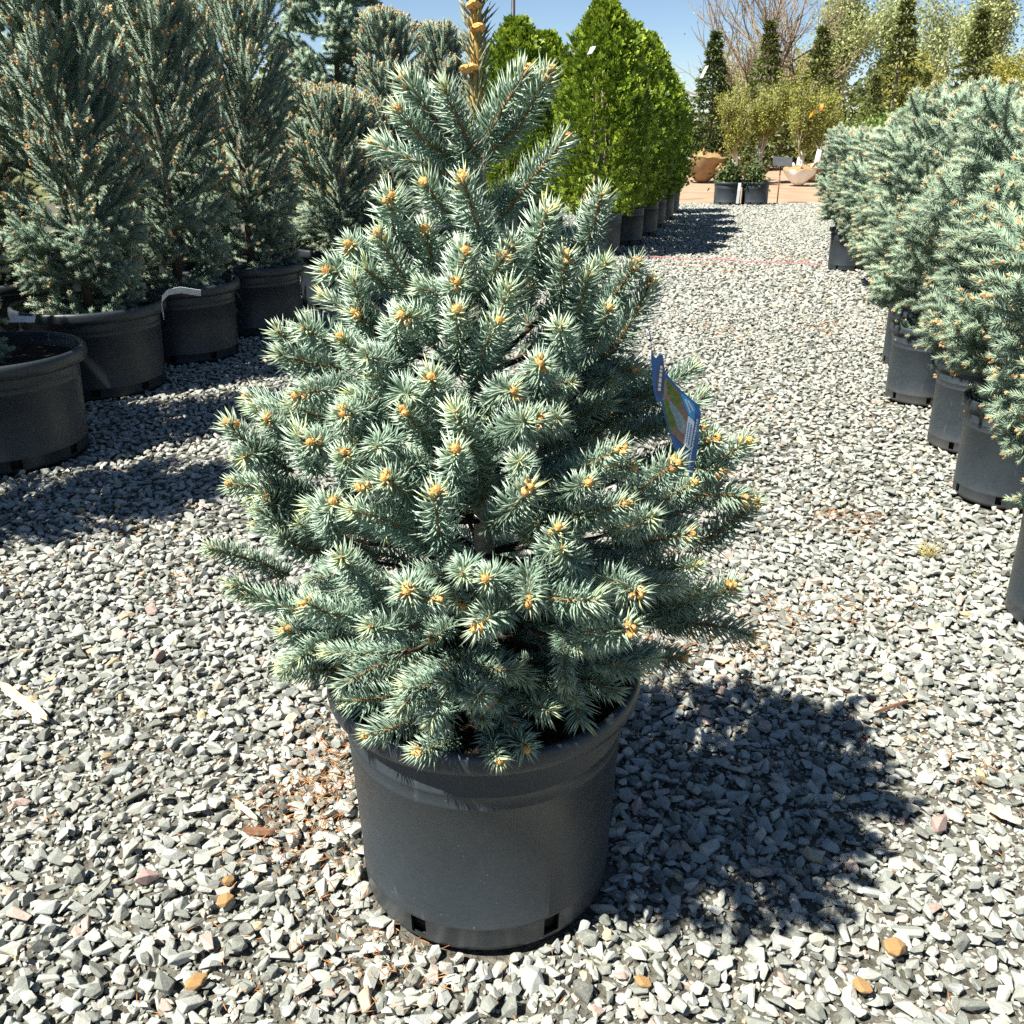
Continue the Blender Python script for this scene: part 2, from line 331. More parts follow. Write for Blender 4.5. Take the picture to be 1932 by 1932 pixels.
# ------------------------------------------------------------------ pots
def pot_meshes(rt, rb, h, lip, lipw, pm, holes=8, hole_w=1, soil=0.07, phase=0):
    n = 96; t = 0.004
    zt = h - lip
    w = rt - lipw
    def rr(z): return rb + (w - rb) * (z / zt)
    prof = [(rb - 0.03, 0.0), (rb - 0.006, 0.0), (rb, 0.007)]
    z0, z1 = h * 0.02 + 0.006, h * 0.118
    for z in (z0, z1, z1 + 0.003, z1 + 0.006, h * 0.45, h * 0.715, h * 0.72, h * 0.727, h * 0.775, h * 0.78, h * 0.786, zt):
        ring = 0.0014 if z in (z1 + 0.003, h * 0.72, h * 0.78) else 0.0
        prof.append((rr(z) + ring, z))
    step = n // holes
    def skip(i, j): return i == 3 and ((j + phase) % step) < hole_w * 2 and ((j + phase) % step) >= 0
    body = MB(); lathe(body, prof, n, 0, skip)
    inner = [(rr(zt) - t, zt), (rr(h * 0.5) - t, h * 0.5), (rr(z1) - t, z1), (rb - t, z0), (rb - t, 0.004)]
    lathe(body, [(p[0], p[1]) for p in inner], n, 0, lambda i, j: i == 2 and skip(3, j))
    # edges of the drain holes
    th = np.arange(n) * 2 * np.pi / n
    rim = MB(); lr = lip * 0.33
    rp = [(w - t, zt), (w + 0.001, zt - 0.0012), (rt - 0.006, zt - 0.002), (rt - 0.001, zt + 0.004), (rt + 0.001, zt + lip * 0.35), (rt, h - lr)]
    for k in range(1, 6):
        a = k / 6 * math.pi; rp.append((rt - lipw * 0.36 + lipw * 0.36 * math.cos(a), h - lr + lr * math.sin(a)))
    rp += [(rt - lipw * 0.75, h - lr), (w - t, zt - 0.02), (w - t, zt)]
    lathe(rim, rp, n, 0)
    s = MB(); k = 9; zs = h - soil; rs = rr(min(zs, zt)) - t - 0.001
    pts = []; r2 = np.random.default_rng(int(rt * 1000))
    prof2 = [(rs, zs)] + [(rs * (1 - i / k), zs + 0.0) for i in range(1, k)] + [(0.001, zs)]
    nn = 40; V = np.array([[[r_ * math.cos(a), r_ * math.sin(a), z_ + (r2.normal(0, 0.006) if 0 < i else 0)] for a in np.arange(nn) * 2 * np.pi / nn] for i, (r_, z_) in enumerate(prof2)])
    f = [[i * nn + j, i * nn + (j + 1) % nn, (i + 1) * nn + (j + 1) % nn, (i + 1) * nn + j] for i in range(len(prof2) - 1) for j in range(nn)]
    s.add(V, f, 0)
    lathe(s, [(rs, zs), (rb - 0.012, 0.012), (0.001, 0.012)], nn, 0)
    return body.mesh('pot_body', [pm]), rim.mesh('pot_rim', [pm]), s.mesh('potting_soil', [M_SOIL])
def place_pot(meshes, x, y, label, group=None, rot=0.0, tilt=(0, 0), r=0.3):
    e = empty('nursery_pot', (x, y, 0), label, 'pot', group); e.rotation_euler = (tilt[0], tilt[1], rot)
    for nm, me in zip(('pot_body', 'pot_rim', 'potting_soil'), meshes): obj(nm, me, e)
    POT_SPOTS.append((x, y, r)); return e

PM_MAIN = pot_meshes(0.279, 0.233, 0.445, 0.037, 0.027, POTM[0], 6, 1, 0.07)
PM_LEFT = [pot_meshes(0.39, 0.335, 0.455, 0.058, 0.038, POTM[0], 8, 1, 0.06), pot_meshes(0.36, 0.31, 0.45, 0.058, 0.038, POTM[2], 8, 1, 0.06)]
PM_RIGHT = [pot_meshes(0.195, 0.172, 0.385, 0.035, 0.018, POTM[i], 6, 1, 0.05) for i in (1, 0, 2)]
PM_CEDAR = pot_meshes(0.27, 0.235, 0.46, 0.045, 0.024, POTM[1], 8, 1, 0.06)
PM_FAR = pot_meshes(0.245, 0.225, 0.37, 0.035, 0.02, POTM[1], 8, 1, 0.04)
place_pot(PM_MAIN, MAINX, 0, 'large black plastic pot holding the small blue spruce in the foreground', rot=R(-3), r=0.243)

# ------------------------------------------------------------------ spruce shoots
def shoot_mesh(name, L, n, nl, w, seed, curve, mats, full=True, bud=False, appressed=0.0, stem_r=0.0028, nseg=6, stem_mi=1, bud_mi=2, bs=0.0062, mb=None, base=None, M3=None, tintoff=0.0):
    r = np.random.default_rng(seed)
    own = mb is None
    if own: mb = MB()
    k = nseg; tt = np.linspace(0, 1, k)
    pts = np.stack([curve * L * tt ** 2, 0.12 * curve * L * np.sin(tt * 3 + seed), L * tt], 1)
    tn = np.gradient(pts, axis=0); tn /= np.linalg.norm(tn, axis=1, keepdims=True)
    u = (np.arange(n) + r.uniform(0, 1, n)) / n; u = np.clip(0.02 + 0.98 * u, 0, 1)
    az = np.arange(n) * 2.39996 + r.normal(0, 0.35, n)
    P = np.stack([np.interp(u, tt, pts[:, i]) for i in range(3)], 1); T = np.stack([np.interp(u, tt, tn[:, i]) for i in range(3)], 1)
    a = np.cross(np.broadcast_to(np.array([0, 1.0, 0.02]), T.shape), T); a /= np.linalg.norm(a, axis=1, keepdims=True); b = np.cross(T, a)
    rad = np.cos(az)[:, None] * a + np.sin(az)[:, None] * b
    ang = R(64) - R(30) * np.clip((u - 0.55) / 0.45, 0, 1) ** 1.5 - appressed + r.normal(0, 0.13, n)
    D = rad * np.sin(ang)[:, None] + T * np.cos(ang)[:, None]
    ln = nl * r.uniform(0.78, 1.1, n) * (1 - 0.22 * np.abs(u - 0.5)) * (1 - 0.25 * (u > 0.93))
    bend = T * 0.16 + r.normal(0, 0.04, (n, 3))
    tint = np.clip(0.12 + 0.42 * u ** 2 + r.normal(0, 0.14, n) + 0.28 * np.clip((u - 0.8) / 0.2, 0, 1) + tintoff, 0, 1)
    P2 = P + rad * stem_r * 0.6
    if M3 is not None:
        Rm, off = M3; P2 = P2 @ Rm.T + off; D = D @ Rm.T; bend = bend @ Rm.T; pts = pts @ Rm.T + off; tn = tn @ Rm.T
    spikes(mb, P2, D, ln, w, 0, tint, bend, full)
    tube(mb, pts, np.linspace(stem_r, stem_r * 0.7, k), 5, stem_mi, 0.5)
    if bud: add_buds(mb, pts[-1], tn[-1], bud_mi, seed, 0.0045 if full else bs, detail=full)
    return mb.mesh(name, mats) if own else mb
def add_buds(mb, tip, d, mi, seed, s, detail=True, count=None):
    r = np.random.default_rng(seed + 999); c = count or (1 + int(r.integers(0, 3)))
    a, b = frame(d)
    for i in range(c):
        if i == 0: p = tip; dd = d
        else:
            th = r.uniform(0, 6.28); dd = d * 0.75 + 0.7 * (math.cos(th) * a + math.sin(th) * b); dd /= np.linalg.norm(dd); p = tip - d * s * r.uniform(0.2, 2.2) + (dd - d * 0.75) * s * 1.1
        aa, bb = frame(dd); n = 7 if detail else 5; sc = s * r.uniform(0.8, 1.15)
        prof = [(0.35, -0.3), (0.95, 0.35), (1.0, 0.9), (0.72, 1.5), (0.25, 1.95)] if detail else [(0.5, 0), (1.0, 0.9), (0.3, 2.0)]
        th = np.arange(n) * 2 * np.pi / n
        V = np.array([[p + dd * z * sc + (math.cos(t + j * .4) * aa + math.sin(t + j * .4) * bb) * q * sc * r.uniform(0.86, 1.12) for t in th] for j, (q, z) in enumerate(prof)])
        f = [[j * n + k, j * n + (k + 1) % n, (j + 1) * n + (k + 1) % n, (j + 1) * n + k] for j in range(len(prof) - 1) for k in range(n)]
        f.append([(len(prof) - 1) * n + k for k in range(n)])
        mb.add(V, f, mi, np.clip(r.normal(0.5, 0.2), 0, 1), smooth=False)
        if detail:   # curled scales round the bud
            m = 9; th = r.uniform(0, 6.28, m); z = r.uniform(-0.2, 0.9, m)
            rd = np.cos(th)[:, None] * aa + np.sin(th)[:, None] * bb
            spikes(mb, p + dd * (z * sc)[:, None] + rd * sc * 0.75, rd * 0.9 + dd, sc * 0.8, sc * 0.7, mi, r.uniform(0.2, 0.95, m), None, False)

MATS_MAIN = [M_NEEDLE, M_STEM, M_BUD]
# main tree shoot kit: (length, mesh)
KIT = []
for L, n, cnt in ((0.06, 110, 3), (0.095, 165, 4), (0.135, 225, 4), (0.19, 310, 3)):
    for j in range(cnt):
        KIT.append((L, shoot_mesh('shoot', L, n, 0.030, 0.0025, int(L * 1000) + j, [0.06, -0.12, 0.2, -0.25][j], MATS_MAIN)))
BUDS = []
for j in range(6):
    mb = MB(); add_buds(mb, np.zeros(3), np.array([0, 0, 1.0]), 0, 40 + j, 0.0047, True, [1, 2, 3, 2, 4, 3][j]); BUDS.append(mb.mesh('bud', [M_BUD]))

CROWN = [(0.36, 0.12), (0.42, 0.20), (0.47, 0.29), (0.55, 0.43), (0.68, 0.49), (0.80, 0.475), (0.9, 0.43), (1.0, 0.365), (1.1, 0.285), (1.2, 0.225), (1.35, 0.17), (1.5, 0.05)]
def Rc(z): return float(np.interp(z, [c[0] for c in CROWN], [c[1] for c in CROWN]))
main = empty('blue_spruce', (MAINX, 0, 0.37), 'small conical blue spruce with orange buds standing in the foreground pot', 'spruce')
MORG = np.array([MAINX, 0, 0.37])
mb = MB()
tp = np.array([[0.0, 0, -0.01], [0.006, 0.0, 0.2], [0.0, 0.004, 0.45], [-0.004, 0, 0.7], [0.0, 0, 0.82], [0.003, 0, 0.96]])
tube(mb, tp, [0.021, 0.019, 0.017, 0.0155, 0.013, 0.008], 10, 0)
obj('trunk', mb.mesh('trunk', [M_BARK]), main)
used = {}
def put_shoot(tip, base, bud=True, roll=None, inside=False, fat=1.0):
    tip = np.asarray(tip); base = np.asarray(base); v = tip - base; L = float(np.linalg.norm(v))
    if inside and math.hypot(tip[0] - MAINX, tip[1]) > Rc(tip[2]) * 0.93: return
    if L < 0.02: return
    c = sorted(range(len(KIT)), key=lambda i: abs(KIT[i][0] - L) + (used.get(i, 0) % 97) * 1e-4 + rnd.uniform(0, 0.012))[0]
    used[c] = used.get(c, 0) + 1; kl, me = KIT[c]
    o = obj('shoot', me, main)
    q = Vector(v).to_track_quat('Z', 'X') @ Quaternion((0, 0, 1), rnd.uniform(0, 6.28) if roll is None else roll)
    o.rotation_mode = 'QUATERNION'; o.rotation_quaternion = q; s = L / kl
    o.scale = (min(max(s, 0.85), 1.15) * fat,) * 2 + (s,)
    o.location = Vector(base - MORG)
    if bud:
        b = obj('bud', BUDS[rnd.randrange(len(BUDS))], o)
        cu = [0.06, -0.12, 0.2, -0.25][[k for k in range(len(KIT)) if KIT[k][0] == kl].index(c)]
        seed = int(kl * 1000) + [k for k in range(len(KIT)) if KIT[k][0] == kl].index(c)
        b.location = (cu * kl, 0.12 * cu * kl * math.sin(3 + seed), kl); b.scale = (1, 1, 1 / max(s, .4) * 1.0)
    return o
def front_Y(x, y):
    Y = -0.3
    for _ in range(30):
        P = at(x, y, Y); r = Rc(P[2]); d = r * r - (P[0] - MAINX) ** 2
        Y = 0.6 * Y + 0.4 * (-math.sqrt(d) if d > 0 else 0.0)
    return Y
# tip and base of the shoots one can tell apart, read off the photo, set on the crown's surface: (tip x, y, base x, y, length[, depth])
SH = """752 178 857 262 .11 -.08|830 182 901 302 .13 -.12|734 240 857 302 .12 -.1|710 266 875 349 .15 -.06|986 127 915 269 .13 -.05|1068 169 930 284 .15 -.04
1075 296 941 411 .14 -.08|894 389 923 469 .13 -.26|730 365 748 458 .11|777 373 872 407 .10 -.14|1152 382 1094 484 .13|1050 435 1020 530 .11|1010 433 1000 500 .10|821 429 814 520 .10 -.12
654 437 705 495 .09|726 487 809 626 .17|857 502 862 565 .10|930 500 905 560 .09|977 460 955 545 .10|1136 488 1080 580 .12|1221 506 1140 575 .12|621 480 705 545 .11|657 557 711 640 .11
854 525 857 590 .11|877 590 862 705 .13|952 551 905 745 .19|517 611 605 685 .12|562 623 650 656 .11|565 706 680 741 .13|720 659 745 705 .09|800 706 855 795 .14|758 715 770 750 .09|669 757 712 785 .09
746 782 850 866 .15|486 790 562 836 .11|419 837 550 888 .14|467 828 530 860 .10|559 855 596 884 .09|586 843 635 845 .09|612 795 685 803 .10|666 852 664 945 .14|708 816 742 838 .08|904 769 910 950 .19
461 897 555 932 .12|684 906 805 873 .14|574 965 640 1015 .12|714 959 820 1035 .15|488 965 565 990 .11|627 1020 730 1145 .16|400 1020 545 1085 .16|512 1030 605 1042 .10|430 1108 565 1132 .14|462 1145 640 1168 .15
525 1210 650 1200 .12|530 1250 640 1240 .11|548 1272 650 1262 .11|643 1250 765 1242 .12|787 1252 790 1238 .10|860 1262 970 1250 .11|872 1072 892 1062 .11|997 1093 1000 1078 .12|1093 1078 1090 1060 .12|985 880 986 900 .11
990 828 958 802 .10|1012 762 935 835 .13|1055 625 1062 690 .12|1030 685 1008 722 .09|1262 576 1115 702 .17|1172 858 1025 915 .15|1270 862 1168 960 .13|1024 938 915 1000 .13|1152 955 1062 985 .11|1302 915 1218 962 .11
1310 1015 1155 1030 .15|1442 985 1300 1032 .15|1412 855 1285 905 .14|1355 822 1290 862 .09|1390 905 1300 942 .10|1412 1100 1262 1152 .15|1395 1160 1240 1182 .15|1105 1150 1010 1118 .11|800 1145 745 1108 .09|1047 1242 988 1250 .11
1200 1235 1100 1288 .13|1278 1243 1190 1240 .11|1085 1366 1085 1285 .10 -.2|1000 1312 1015 1272 .09|832 1332 865 1268 .10|972 1372 912 1290 .10|715 1405 805 1350 .12|660 1335 765 1308 .12 -.2|790 1422 865 1395 .10|910 1425 932 1368 .11
1000 1415 955 1372 .11|1190 800 1085 760 .13 .05|1240 692 1130 690 .13 .05|1245 770 1105 790 .14 .02|1225 735 1100 735 .14 .05|1340 870 1240 890 .12|1130 560 1070 640 .12|1180 600 1110 655 .11|1085 520 1040 610 .13|905 640 905 720 .11
780 545 830 640 .13|700 600 765 690 .13|640 660 725 720 .12|940 690 925 770 .12|845 850 862 930 .12|805 985 850 1045 .12|760 1065 790 1135 .12|925 1050 945 1110 .10|1060 1020 1020 1065 .10|1215 1075 1120 1100 .13
1330 1060 1220 1085 .13|1350 1130 1230 1150 .13|1180 1180 1090 1200 .13|930 1180 960 1140 .10|700 1195 790 1180 .12|600 1180 700 1160 .12|1240 985 1150 1005 .12|1105 900 1050 945 .11|900 1240 930 1200 .10|740 905 800 960 .12"""
for it in SH.replace('\n', '|').split('|'):
    a = [float(q) for q in it.split()]
    Yt = a[5] if len(a) > 5 else front_Y(a[0], a[1])
    if len(a) < 6 and a[1] > 1225:
        Yt = gp(a[0], a[1], 0.505 if a[1] < 1290 else 0.458)[1]
    if len(a) < 6 and abs(at(a[0], a[1], 0)[0] - MAINX) > 0.34: Yt = max(Yt, -0.16)
    tip = at(a[0], a[1], Yt); L = a[4] * 1.0
    b0 = at(a[2], a[3], Yt); pl = np.linalg.norm(b0 - tip)
    dy = math.sqrt(max(L * L - pl * pl, (0.22 * L) ** 2))
    if Yt > -0.08: dy *= 0.4
    base = at(a[2], a[3], Yt + dy)
    put_shoot(tip, base, bud=rnd.random() < 0.72, fat=1.14)
# inner and back shoots filling the crown, on limbs that grow from the trunk
limbs = MB()
zs = [0.46, 0.51, 0.56, 0.61, 0.66, 0.72, 0.78, 0.84, 0.9, 0.97, 1.04]
for zi, z in enumerate(zs):
    nb = 10 if z < 0.9 else 7
    for k in range(nb):
        az = k * 2 * math.pi / nb + zi * 1.1 + rnd.uniform(-.25, .25)
        el = R(np.interp(z, [0.44, 0.6, 0.9, 1.3], [3, 10, 28, 45])) + rnd.uniform(-.12, .12)
        rmax = Rc(z + 0.05) * (0.80 if math.sin(az) < 0.3 else 0.95)
        d = np.array([math.cos(az) * math.cos(el), math.sin(az) * math.cos(el), math.sin(el)])
        p0 = np.array([MAINX, 0, z]); ln = rmax / max(math.cos(el), .5)
        tube(limbs, [p0 - MORG, p0 + d * ln * 0.5 - MORG - np.array([0, 0, 0.01]), p0 + d * ln * 0.66 - MORG], [0.0045, 0.0035, 0.0025], 5, 0)
        nsh = 4 if z < 1.0 else 3
        for q in range(nsh):
            u = rnd.uniform(0.22, 0.72); side = rnd.choice((-1, 1)) * rnd.uniform(0.35, 0.8)
            ca, sa = math.cos(side), math.sin(side)
            dd = np.array([d[0] * ca - d[1] * sa, d[0] * sa + d[1] * ca, d[2] + rnd.uniform(-.15, .2)]); dd /= np.linalg.norm(dd)
            Ls = rnd.uniform(.08, .13)
            b = p0 + d * ln * u; put_shoot(b + dd * Ls, b, bud=rnd.random() < 0.25, inside=True)
        b = p0 + d * ln * 0.72
        if math.sin(az) > -0.2 or rnd.random() < 0.5: put_shoot(p0 + d * ln * 0.97, b, bud=math.sin(az) > -0.2, inside=True)
obj('limbs', limbs.mesh('limbs', [M_LIMB]), main)
for k in range(9):          # short shoots clothing the upper stem between the whorls
    z = 1.10 + 0.022 * k; a = k * 2.4; b = np.array([MAINX, 0, z]); d = np.array([math.cos(a) * .8, math.sin(a) * .8, .75]); d /= np.linalg.norm(d)
    put_shoot(b + d * 0.085, b, bud=k % 3 == 0)
# leader
mb = MB(); shoot_mesh('leader', 0.33, 330, 0.026, 0.0022, 5, 0.02, None, True, False, R(34), 0.0058, 8, 1, 2, mb=mb)
rr_ = np.random.default_rng(3)
for k in range(9):
    z = rr_.uniform(0.06, 0.32); th = rr_.uniform(3.4, 6.0); rd = np.array([math.cos(th), math.sin(th), 0.5]); rd /= np.linalg.norm(rd)
    add_buds(mb, np.array([math.cos(th) * .006, math.sin(th) * .006, z]), rd, 2, 70 + k, 0.0055, True, 1)
add_buds(mb, np.array([0.006, 0, 0.33]), np.array([0, 0, 1.0]), 2, 60, 0.006, True, 4)
o = obj('leader', mb.mesh('leader', [M_LEADER, M_STEMY, M_BUD]), main); o.location = Vector(at(901, 252, 0.0) - MORG); o.rotation_euler = (0, R(-1), 0)
o.scale = (1.7, 1.7, 1.0); o['label'] = 'brownish yellow upright leader shoot at the top'

# ------------------------------------------------------------------ branches for the other spruces
def rotm(axis, ang): return np.array(Matrix.Rotation(ang, 3, Vector(axis)))
def align(d):
    return np.array(Vector(d).to_track_quat('Z', 'X').to_matrix())
def branch_mesh(L, seed, mats, kind='spread', nl=0.02, w=0.0024, dens=1.0, bs=0.0062):
    """a limb of length L along +Z: bare at its foot, shoots at two or three year nodes, a terminal shoot; X is up-side"""
    r = np.random.default_rng(seed); mb = MB()
    nodes = [0.28, 0.46, 0.64, 0.80] if L > 0.3 else [0.35, 0.65]
    bendk = 0.12 if kind == 'spread' else 0.0
    def axis(u): return np.array([bendk * L * u * u, 0.03 * L * math.sin(5 * u + seed), L * u])
    tube(mb, [axis(u) for u in (0, .25, .5, .75, .95)], [0.006, 0.005, 0.0042, 0.0034, 0.0025], 5, 1)
    prev = 0.22
    def sh(b, d, Ls, bud):
        sd = int(r.integers(1, 9999)); m = align(d) @ rotm((0, 0, 1), r.uniform(0, 6.28))
        shoot_mesh('', Ls, int(Ls * 1150 * dens) + 18, nl, w, sd, r.uniform(-.2, .2), None, False, bud, R(10) if kind == 'up' else 0.0, 0.0026, 4, 1, 2, bs, mb, None, (m, b), r.uniform(-.12, .08))
    # brush along the main axis
    for u0, u1 in zip([0.06] + nodes, nodes + [1.0]):
        b = axis(u0); v = axis(u1) - b; sh(b, v, float(np.linalg.norm(v)), u1 == 1.0)
    spread = R(42) if kind == 'spread' else R(26)
    for i, u in enumerate(nodes):
        k = 4 if i else 3
        for q in range(k):
            ph = q * 2 * math.pi / k + r.uniform(-.5, .5) + i
            a = spread * r.uniform(0.75, 1.25)
            d = np.array([math.sin(a) * math.cos(ph) * (0.7 if kind == 'spread' else 1), math.sin(a) * math.sin(ph), math.cos(a)])
            if kind == 'up': d[2] += 0.4
            Ls = L * (1 - u) * r.uniform(0.75, 1.05) + 0.03; sh(axis(u), d, min(Ls, 0.2), r.random() < (0.85 if kind == 'up' else 0.5))
            if kind == 'spread' and Ls > 0.11:
                b = axis(u) + d / np.linalg.norm(d) * Ls * 0.5
                sh(b, d + r.normal(0, .45, 3), 0.06, False)
    return mb.mesh('branch', mats)
def kit(kind, mats, lens, per, seed, **kw):
    return [(L, [branch_mesh(L, seed + i * 10 + j, mats, kind, **kw) for j in range(per)]) for i, L in enumerate(lens)]
MP = [M_NEEDLE_PALE, M_STEM, M_BUDT]; MD = [M_NEEDLE_DEEP, M_STEM, M_BUDT]
KIT_R = kit('spread', MP, (0.22, 0.34, 0.46), 3, 300, nl=0.026, w=0.0036, dens=0.62)
KIT_L = kit('up', MD, (0.3, 0.46, 0.62), 3, 500, nl=0.025, w=0.0040, dens=0.6, bs=0.0088)
KIT_LS = kit('spread', MD, (0.26, 0.38), 3, 700, nl=0.025, w=0.0038, dens=0.6)
KIT_BIG = kit('spread', MP, (0.5, 0.75, 1.0), 2, 900, nl=0.04, w=0.0065, dens=0.55)
TRUNKS = {}
def spruce(name, x, y, z0, H, prof, levels, elev, kitf, label, group, seed, per=7, leader=None, trunk_r=0.022, rs=1.0):
    r = random.Random(seed)
    e = empty(name, (x, y, z0), label, 'spruce', group)
    key = (round(H, 2), trunk_r)
    if key not in TRUNKS:
        mb = MB(); hs = np.linspace(-0.01, H * 0.97, 6)
        tube(mb, [[0.01 * math.sin(h * 3), 0.01 * math.cos(h * 2) - 0.01, h] for h in hs], np.linspace(trunk_r, 0.006, 6), 7, 0); TRUNKS[key] = mb.mesh('trunk', [M_DBARK if trunk_r > .025 else M_BARK])
    obj('trunk', TRUNKS[key], e)
    for i in range(levels):
        u = i / (levels - 1); z = H * (0.02 + 0.84 * u)
        n = max(4, round(per * (1 - 0.45 * u)))
        for k in range(n):
            az = k * 2 * math.pi / n + i * 0.9 + r.uniform(-.35, .35)
            el = R(float(np.interp(u, *elev))) + r.uniform(-.14, .14)
            tgt = rs * float(np.interp((z + 0.0) / H, *prof)) * r.uniform(0.82, 1.12)
            ln = max(tgt / max(math.cos(el), 0.35), 0.14)
            ln = min(ln, (H - z) / max(math.sin(el), 0.1) if el > 0.2 else ln); ln = max(ln, 0.14)
            kk = kitf(u); L, ms = min(kk, key=lambda q: abs(q[0] - ln)); s = min(max(ln / L, 0.6), 1.35)
            d = Vector((math.cos(az) * math.cos(el), math.sin(az) * math.cos(el), math.sin(el)))
            up = Vector((0, 0, 1)); xax = (up - d * up.dot(d)).normalized(); yax = d.cross(xax)
            m = Matrix((xax, yax, d)).transposed()
            o = obj('branch', ms[r.randrange(len(ms))], e)
            o.rotation_mode = 'QUATERNION'; o.rotation_quaternion = m.to_quaternion() @ Quaternion((0, 0, 1), r.uniform(-.3, .3))
            o.scale = (s * 0.5 + 0.5,) * 2 + (s,); o.location = (0, 0, z + r.uniform(-.03, .03))
    kk = leader or kitf(1.0); o = obj('leader', kk[0][1][0], e); o.location = (0, 0, H * 0.80); o.scale = (0.8, 0.8, H * 0.2 / kk[0][0])
    return e

# right-hand row of rounded pale spruces
RPROF = ([0, 0.12, 0.35, 0.6, 0.8, 1.0], [0.16, 0.30, 0.42, 0.36, 0.22, 0.08])
RELEV = ([0, 0.3, 0.7, 1.0], [6, 28, 48, 64])
RIGHT = [(1.63, 0.98, 1.06, 1, 'pale spruce cropped by the right edge, nearest of the right-hand row', 'dusty black pot cut off by the right edge, nearest of the right-hand row'),
         (1.90, 1.98, 1.10, 1, 'pale blue spruce second from the camera in the right-hand row', 'dark pot second from the camera in the right-hand row'),
         (2.05, 2.60, 1.00, 0, 'pale blue spruce third from the camera in the right-hand row', 'grey dusty pot half hidden, third from the camera in the right-hand row'),
         (2.14, 3.38, 1.12, 0, 'pale blue spruce with a tall thin leader in the right-hand row', 'scuffed pot with its rolled rim in full view in the right-hand row'),
         (2.40, 4.15, 0.98, 1, 'pale blue spruce fifth from the camera in the right-hand row', 'dark pot mostly hidden, fifth from the camera in the right-hand row'),
         (2.66, 5.0, 0.98, 0, 'pale blue spruce sixth from the camera in the right-hand row', 'pot sixth from the camera in the right-hand row'),
         (2.86, 6.0, 0.98, 2, 'pale blue spruce seventh from the camera in the right-hand row', 'pot seventh from the camera in the right-hand row'),
         (3.07, 7.0, 1.00, 2, 'pale blue spruce last but one of the right-hand row', 'pot last but one of the right-hand row'),
         (3.28, 8.1, 0.92, 2, 'rounded pale spruce at the far end of the right-hand row', 'bare sided pot at the far end of the right-hand row')]
for i, (x, y, H, pm, lab, plab) in enumerate(RIGHT):
    place_pot(PM_RIGHT[pm], x + (0.24 if i in (5, 6, 7) else 0), y, plab, 'pots of the right-hand spruce row', rot=i * 0.7 + 0.3, r=0.18)
    spruce('blue_spruce', x + (0.10 if i in (5, 6, 7) else 0), y, 0.24 if i in (5, 6, 7) else 0.33, H, RPROF, 9, RELEV, lambda u: KIT_R, lab, 'pale spruces of the right-hand row', 40 + i, 8, rs=(1.15 if i in (5, 6, 7) else 1.0))
OUT = [(2.75, 2.6, 1.15), (2.95, 3.6, 1.2), (3.2, 4.6, 1.15), (3.45, 5.6, 1.1), (3.7, 6.8, 1.1), (3.95, 8.0, 1.05)]
OUTN = ['nearest', 'second', 'third', 'fourth', 'fifth', 'farthest']
for i, (x, y, H) in enumerate(OUT):
    place_pot(PM_RIGHT[2], x, y, 'pot behind the right-hand row, %s of the hidden outer row' % OUTN[i], 'pots of the outer right row', rot=i, r=0.18)
    spruce('blue_spruce', x, y, 0.33, H, RPROF, 9, RELEV, lambda u: KIT_R, 'blue spruce behind the right-hand row, %s of the outer row' % OUTN[i], 'blue spruces of the outer right row', 60 + i, 7)
spruce('blue_spruce', 2.62, 1.75, 0.1, 1.75, RPROF, 11, RELEV, lambda u: KIT_R, 'taller silvery blue spruce cut off by the upper right edge', None, 77, 8)

# left-hand row of upright dark spruces
LPROF = ([0, 0.15, 0.4, 0.7, 0.9, 1.0], [0.30, 0.36, 0.36, 0.30, 0.16, 0.05])
LELEV = ([0, 0.22, 0.35, 0.6, 1.0], [4, 24, 44, 58, 74])
def lk(u): return KIT_LS if u < 0.26 else KIT_L
LEFT = [(-2.46, 1.42, 1.75, 0, 'upright dark spruce outside the left edge', 'black pot outside the left edge'),
        (-2.22, 2.50, 1.75, 0, 'dark spruce cropped by the left edge behind the nearest left pot', 'black pot cropped by the left edge, nearest of the left row'),
        (-2.26, 3.65, 1.65, 0, 'broad upright dark spruce in the wide pot with a sunlit rim', 'wide black pot with a sunlit rim, second of the left row'),
        (-2.03, 4.42, 1.85, 1, 'upright dark spruce in the third pot, behind the curled white label', 'black pot behind the curled white label, third of the left row'),
        (-1.79, 5.22, 1.75, 1, 'upright dark spruce with orange tipped spires, fourth of the left row', 'black pot fourth of the left row, right of the labelled pot'),
        (-1.34, 6.15, 1.15, 1, 'upright dark spruce fifth of the left row, behind the foreground tree', 'black pot fifth of the left row, beside the foreground tree'),
        (-1.02, 7.15, 1.75, 1, 'slim spruce with a bare brown spire, sixth of the left row', 'pot sixth of the left row'),
        (-0.66, 8.1, 1.75, 1, 'slim spruce farthest along the left row, against the sky', 'pot farthest along the left row')]
for i, (x, y, H, pm, lab, plab) in enumerate(LEFT):
    place_pot(PM_LEFT[pm], x, y, plab, 'pots of the left spruce row', rot=i * 1.3, r=(0.34, 0.315)[pm])
    spruce('dark_spruce', x - (0.24 if i == 1 else 0), y, 0.39, H, LPROF, 12, LELEV, lk, lab, 'upright spruces of the left row', 140 + i, 9, trunk_r=0.03, rs=(0.72 if i > 5 else 1.0))
BACK = [(-3.5, 1.5, 1.8), (-3.35, 2.5, 1.8), (-3.3, 3.5, 1.9), (-3.15, 4.5, 1.9), (-2.9, 5.5, 1.95), (-2.55, 6.4, 1.9)]
for i, (x, y, H) in enumerate(BACK):
    w_ = ['nearest', 'second', 'third', 'fourth', 'fifth', 'farthest'][i]
    place_pot(PM_LEFT[0], x, y, 'black pot of the row behind the left spruces, %s from the camera' % w_, 'pots of the rear left row', rot=i, r=0.34)
    spruce('dark_spruce', x, y, 0.39, H, LPROF, 11, LELEV, lk, 'dark spruce of the row behind the left spruces, %s from the camera' % w_, 'dark spruces of the rear left row', 170 + i, 8, trunk_r=0.03)
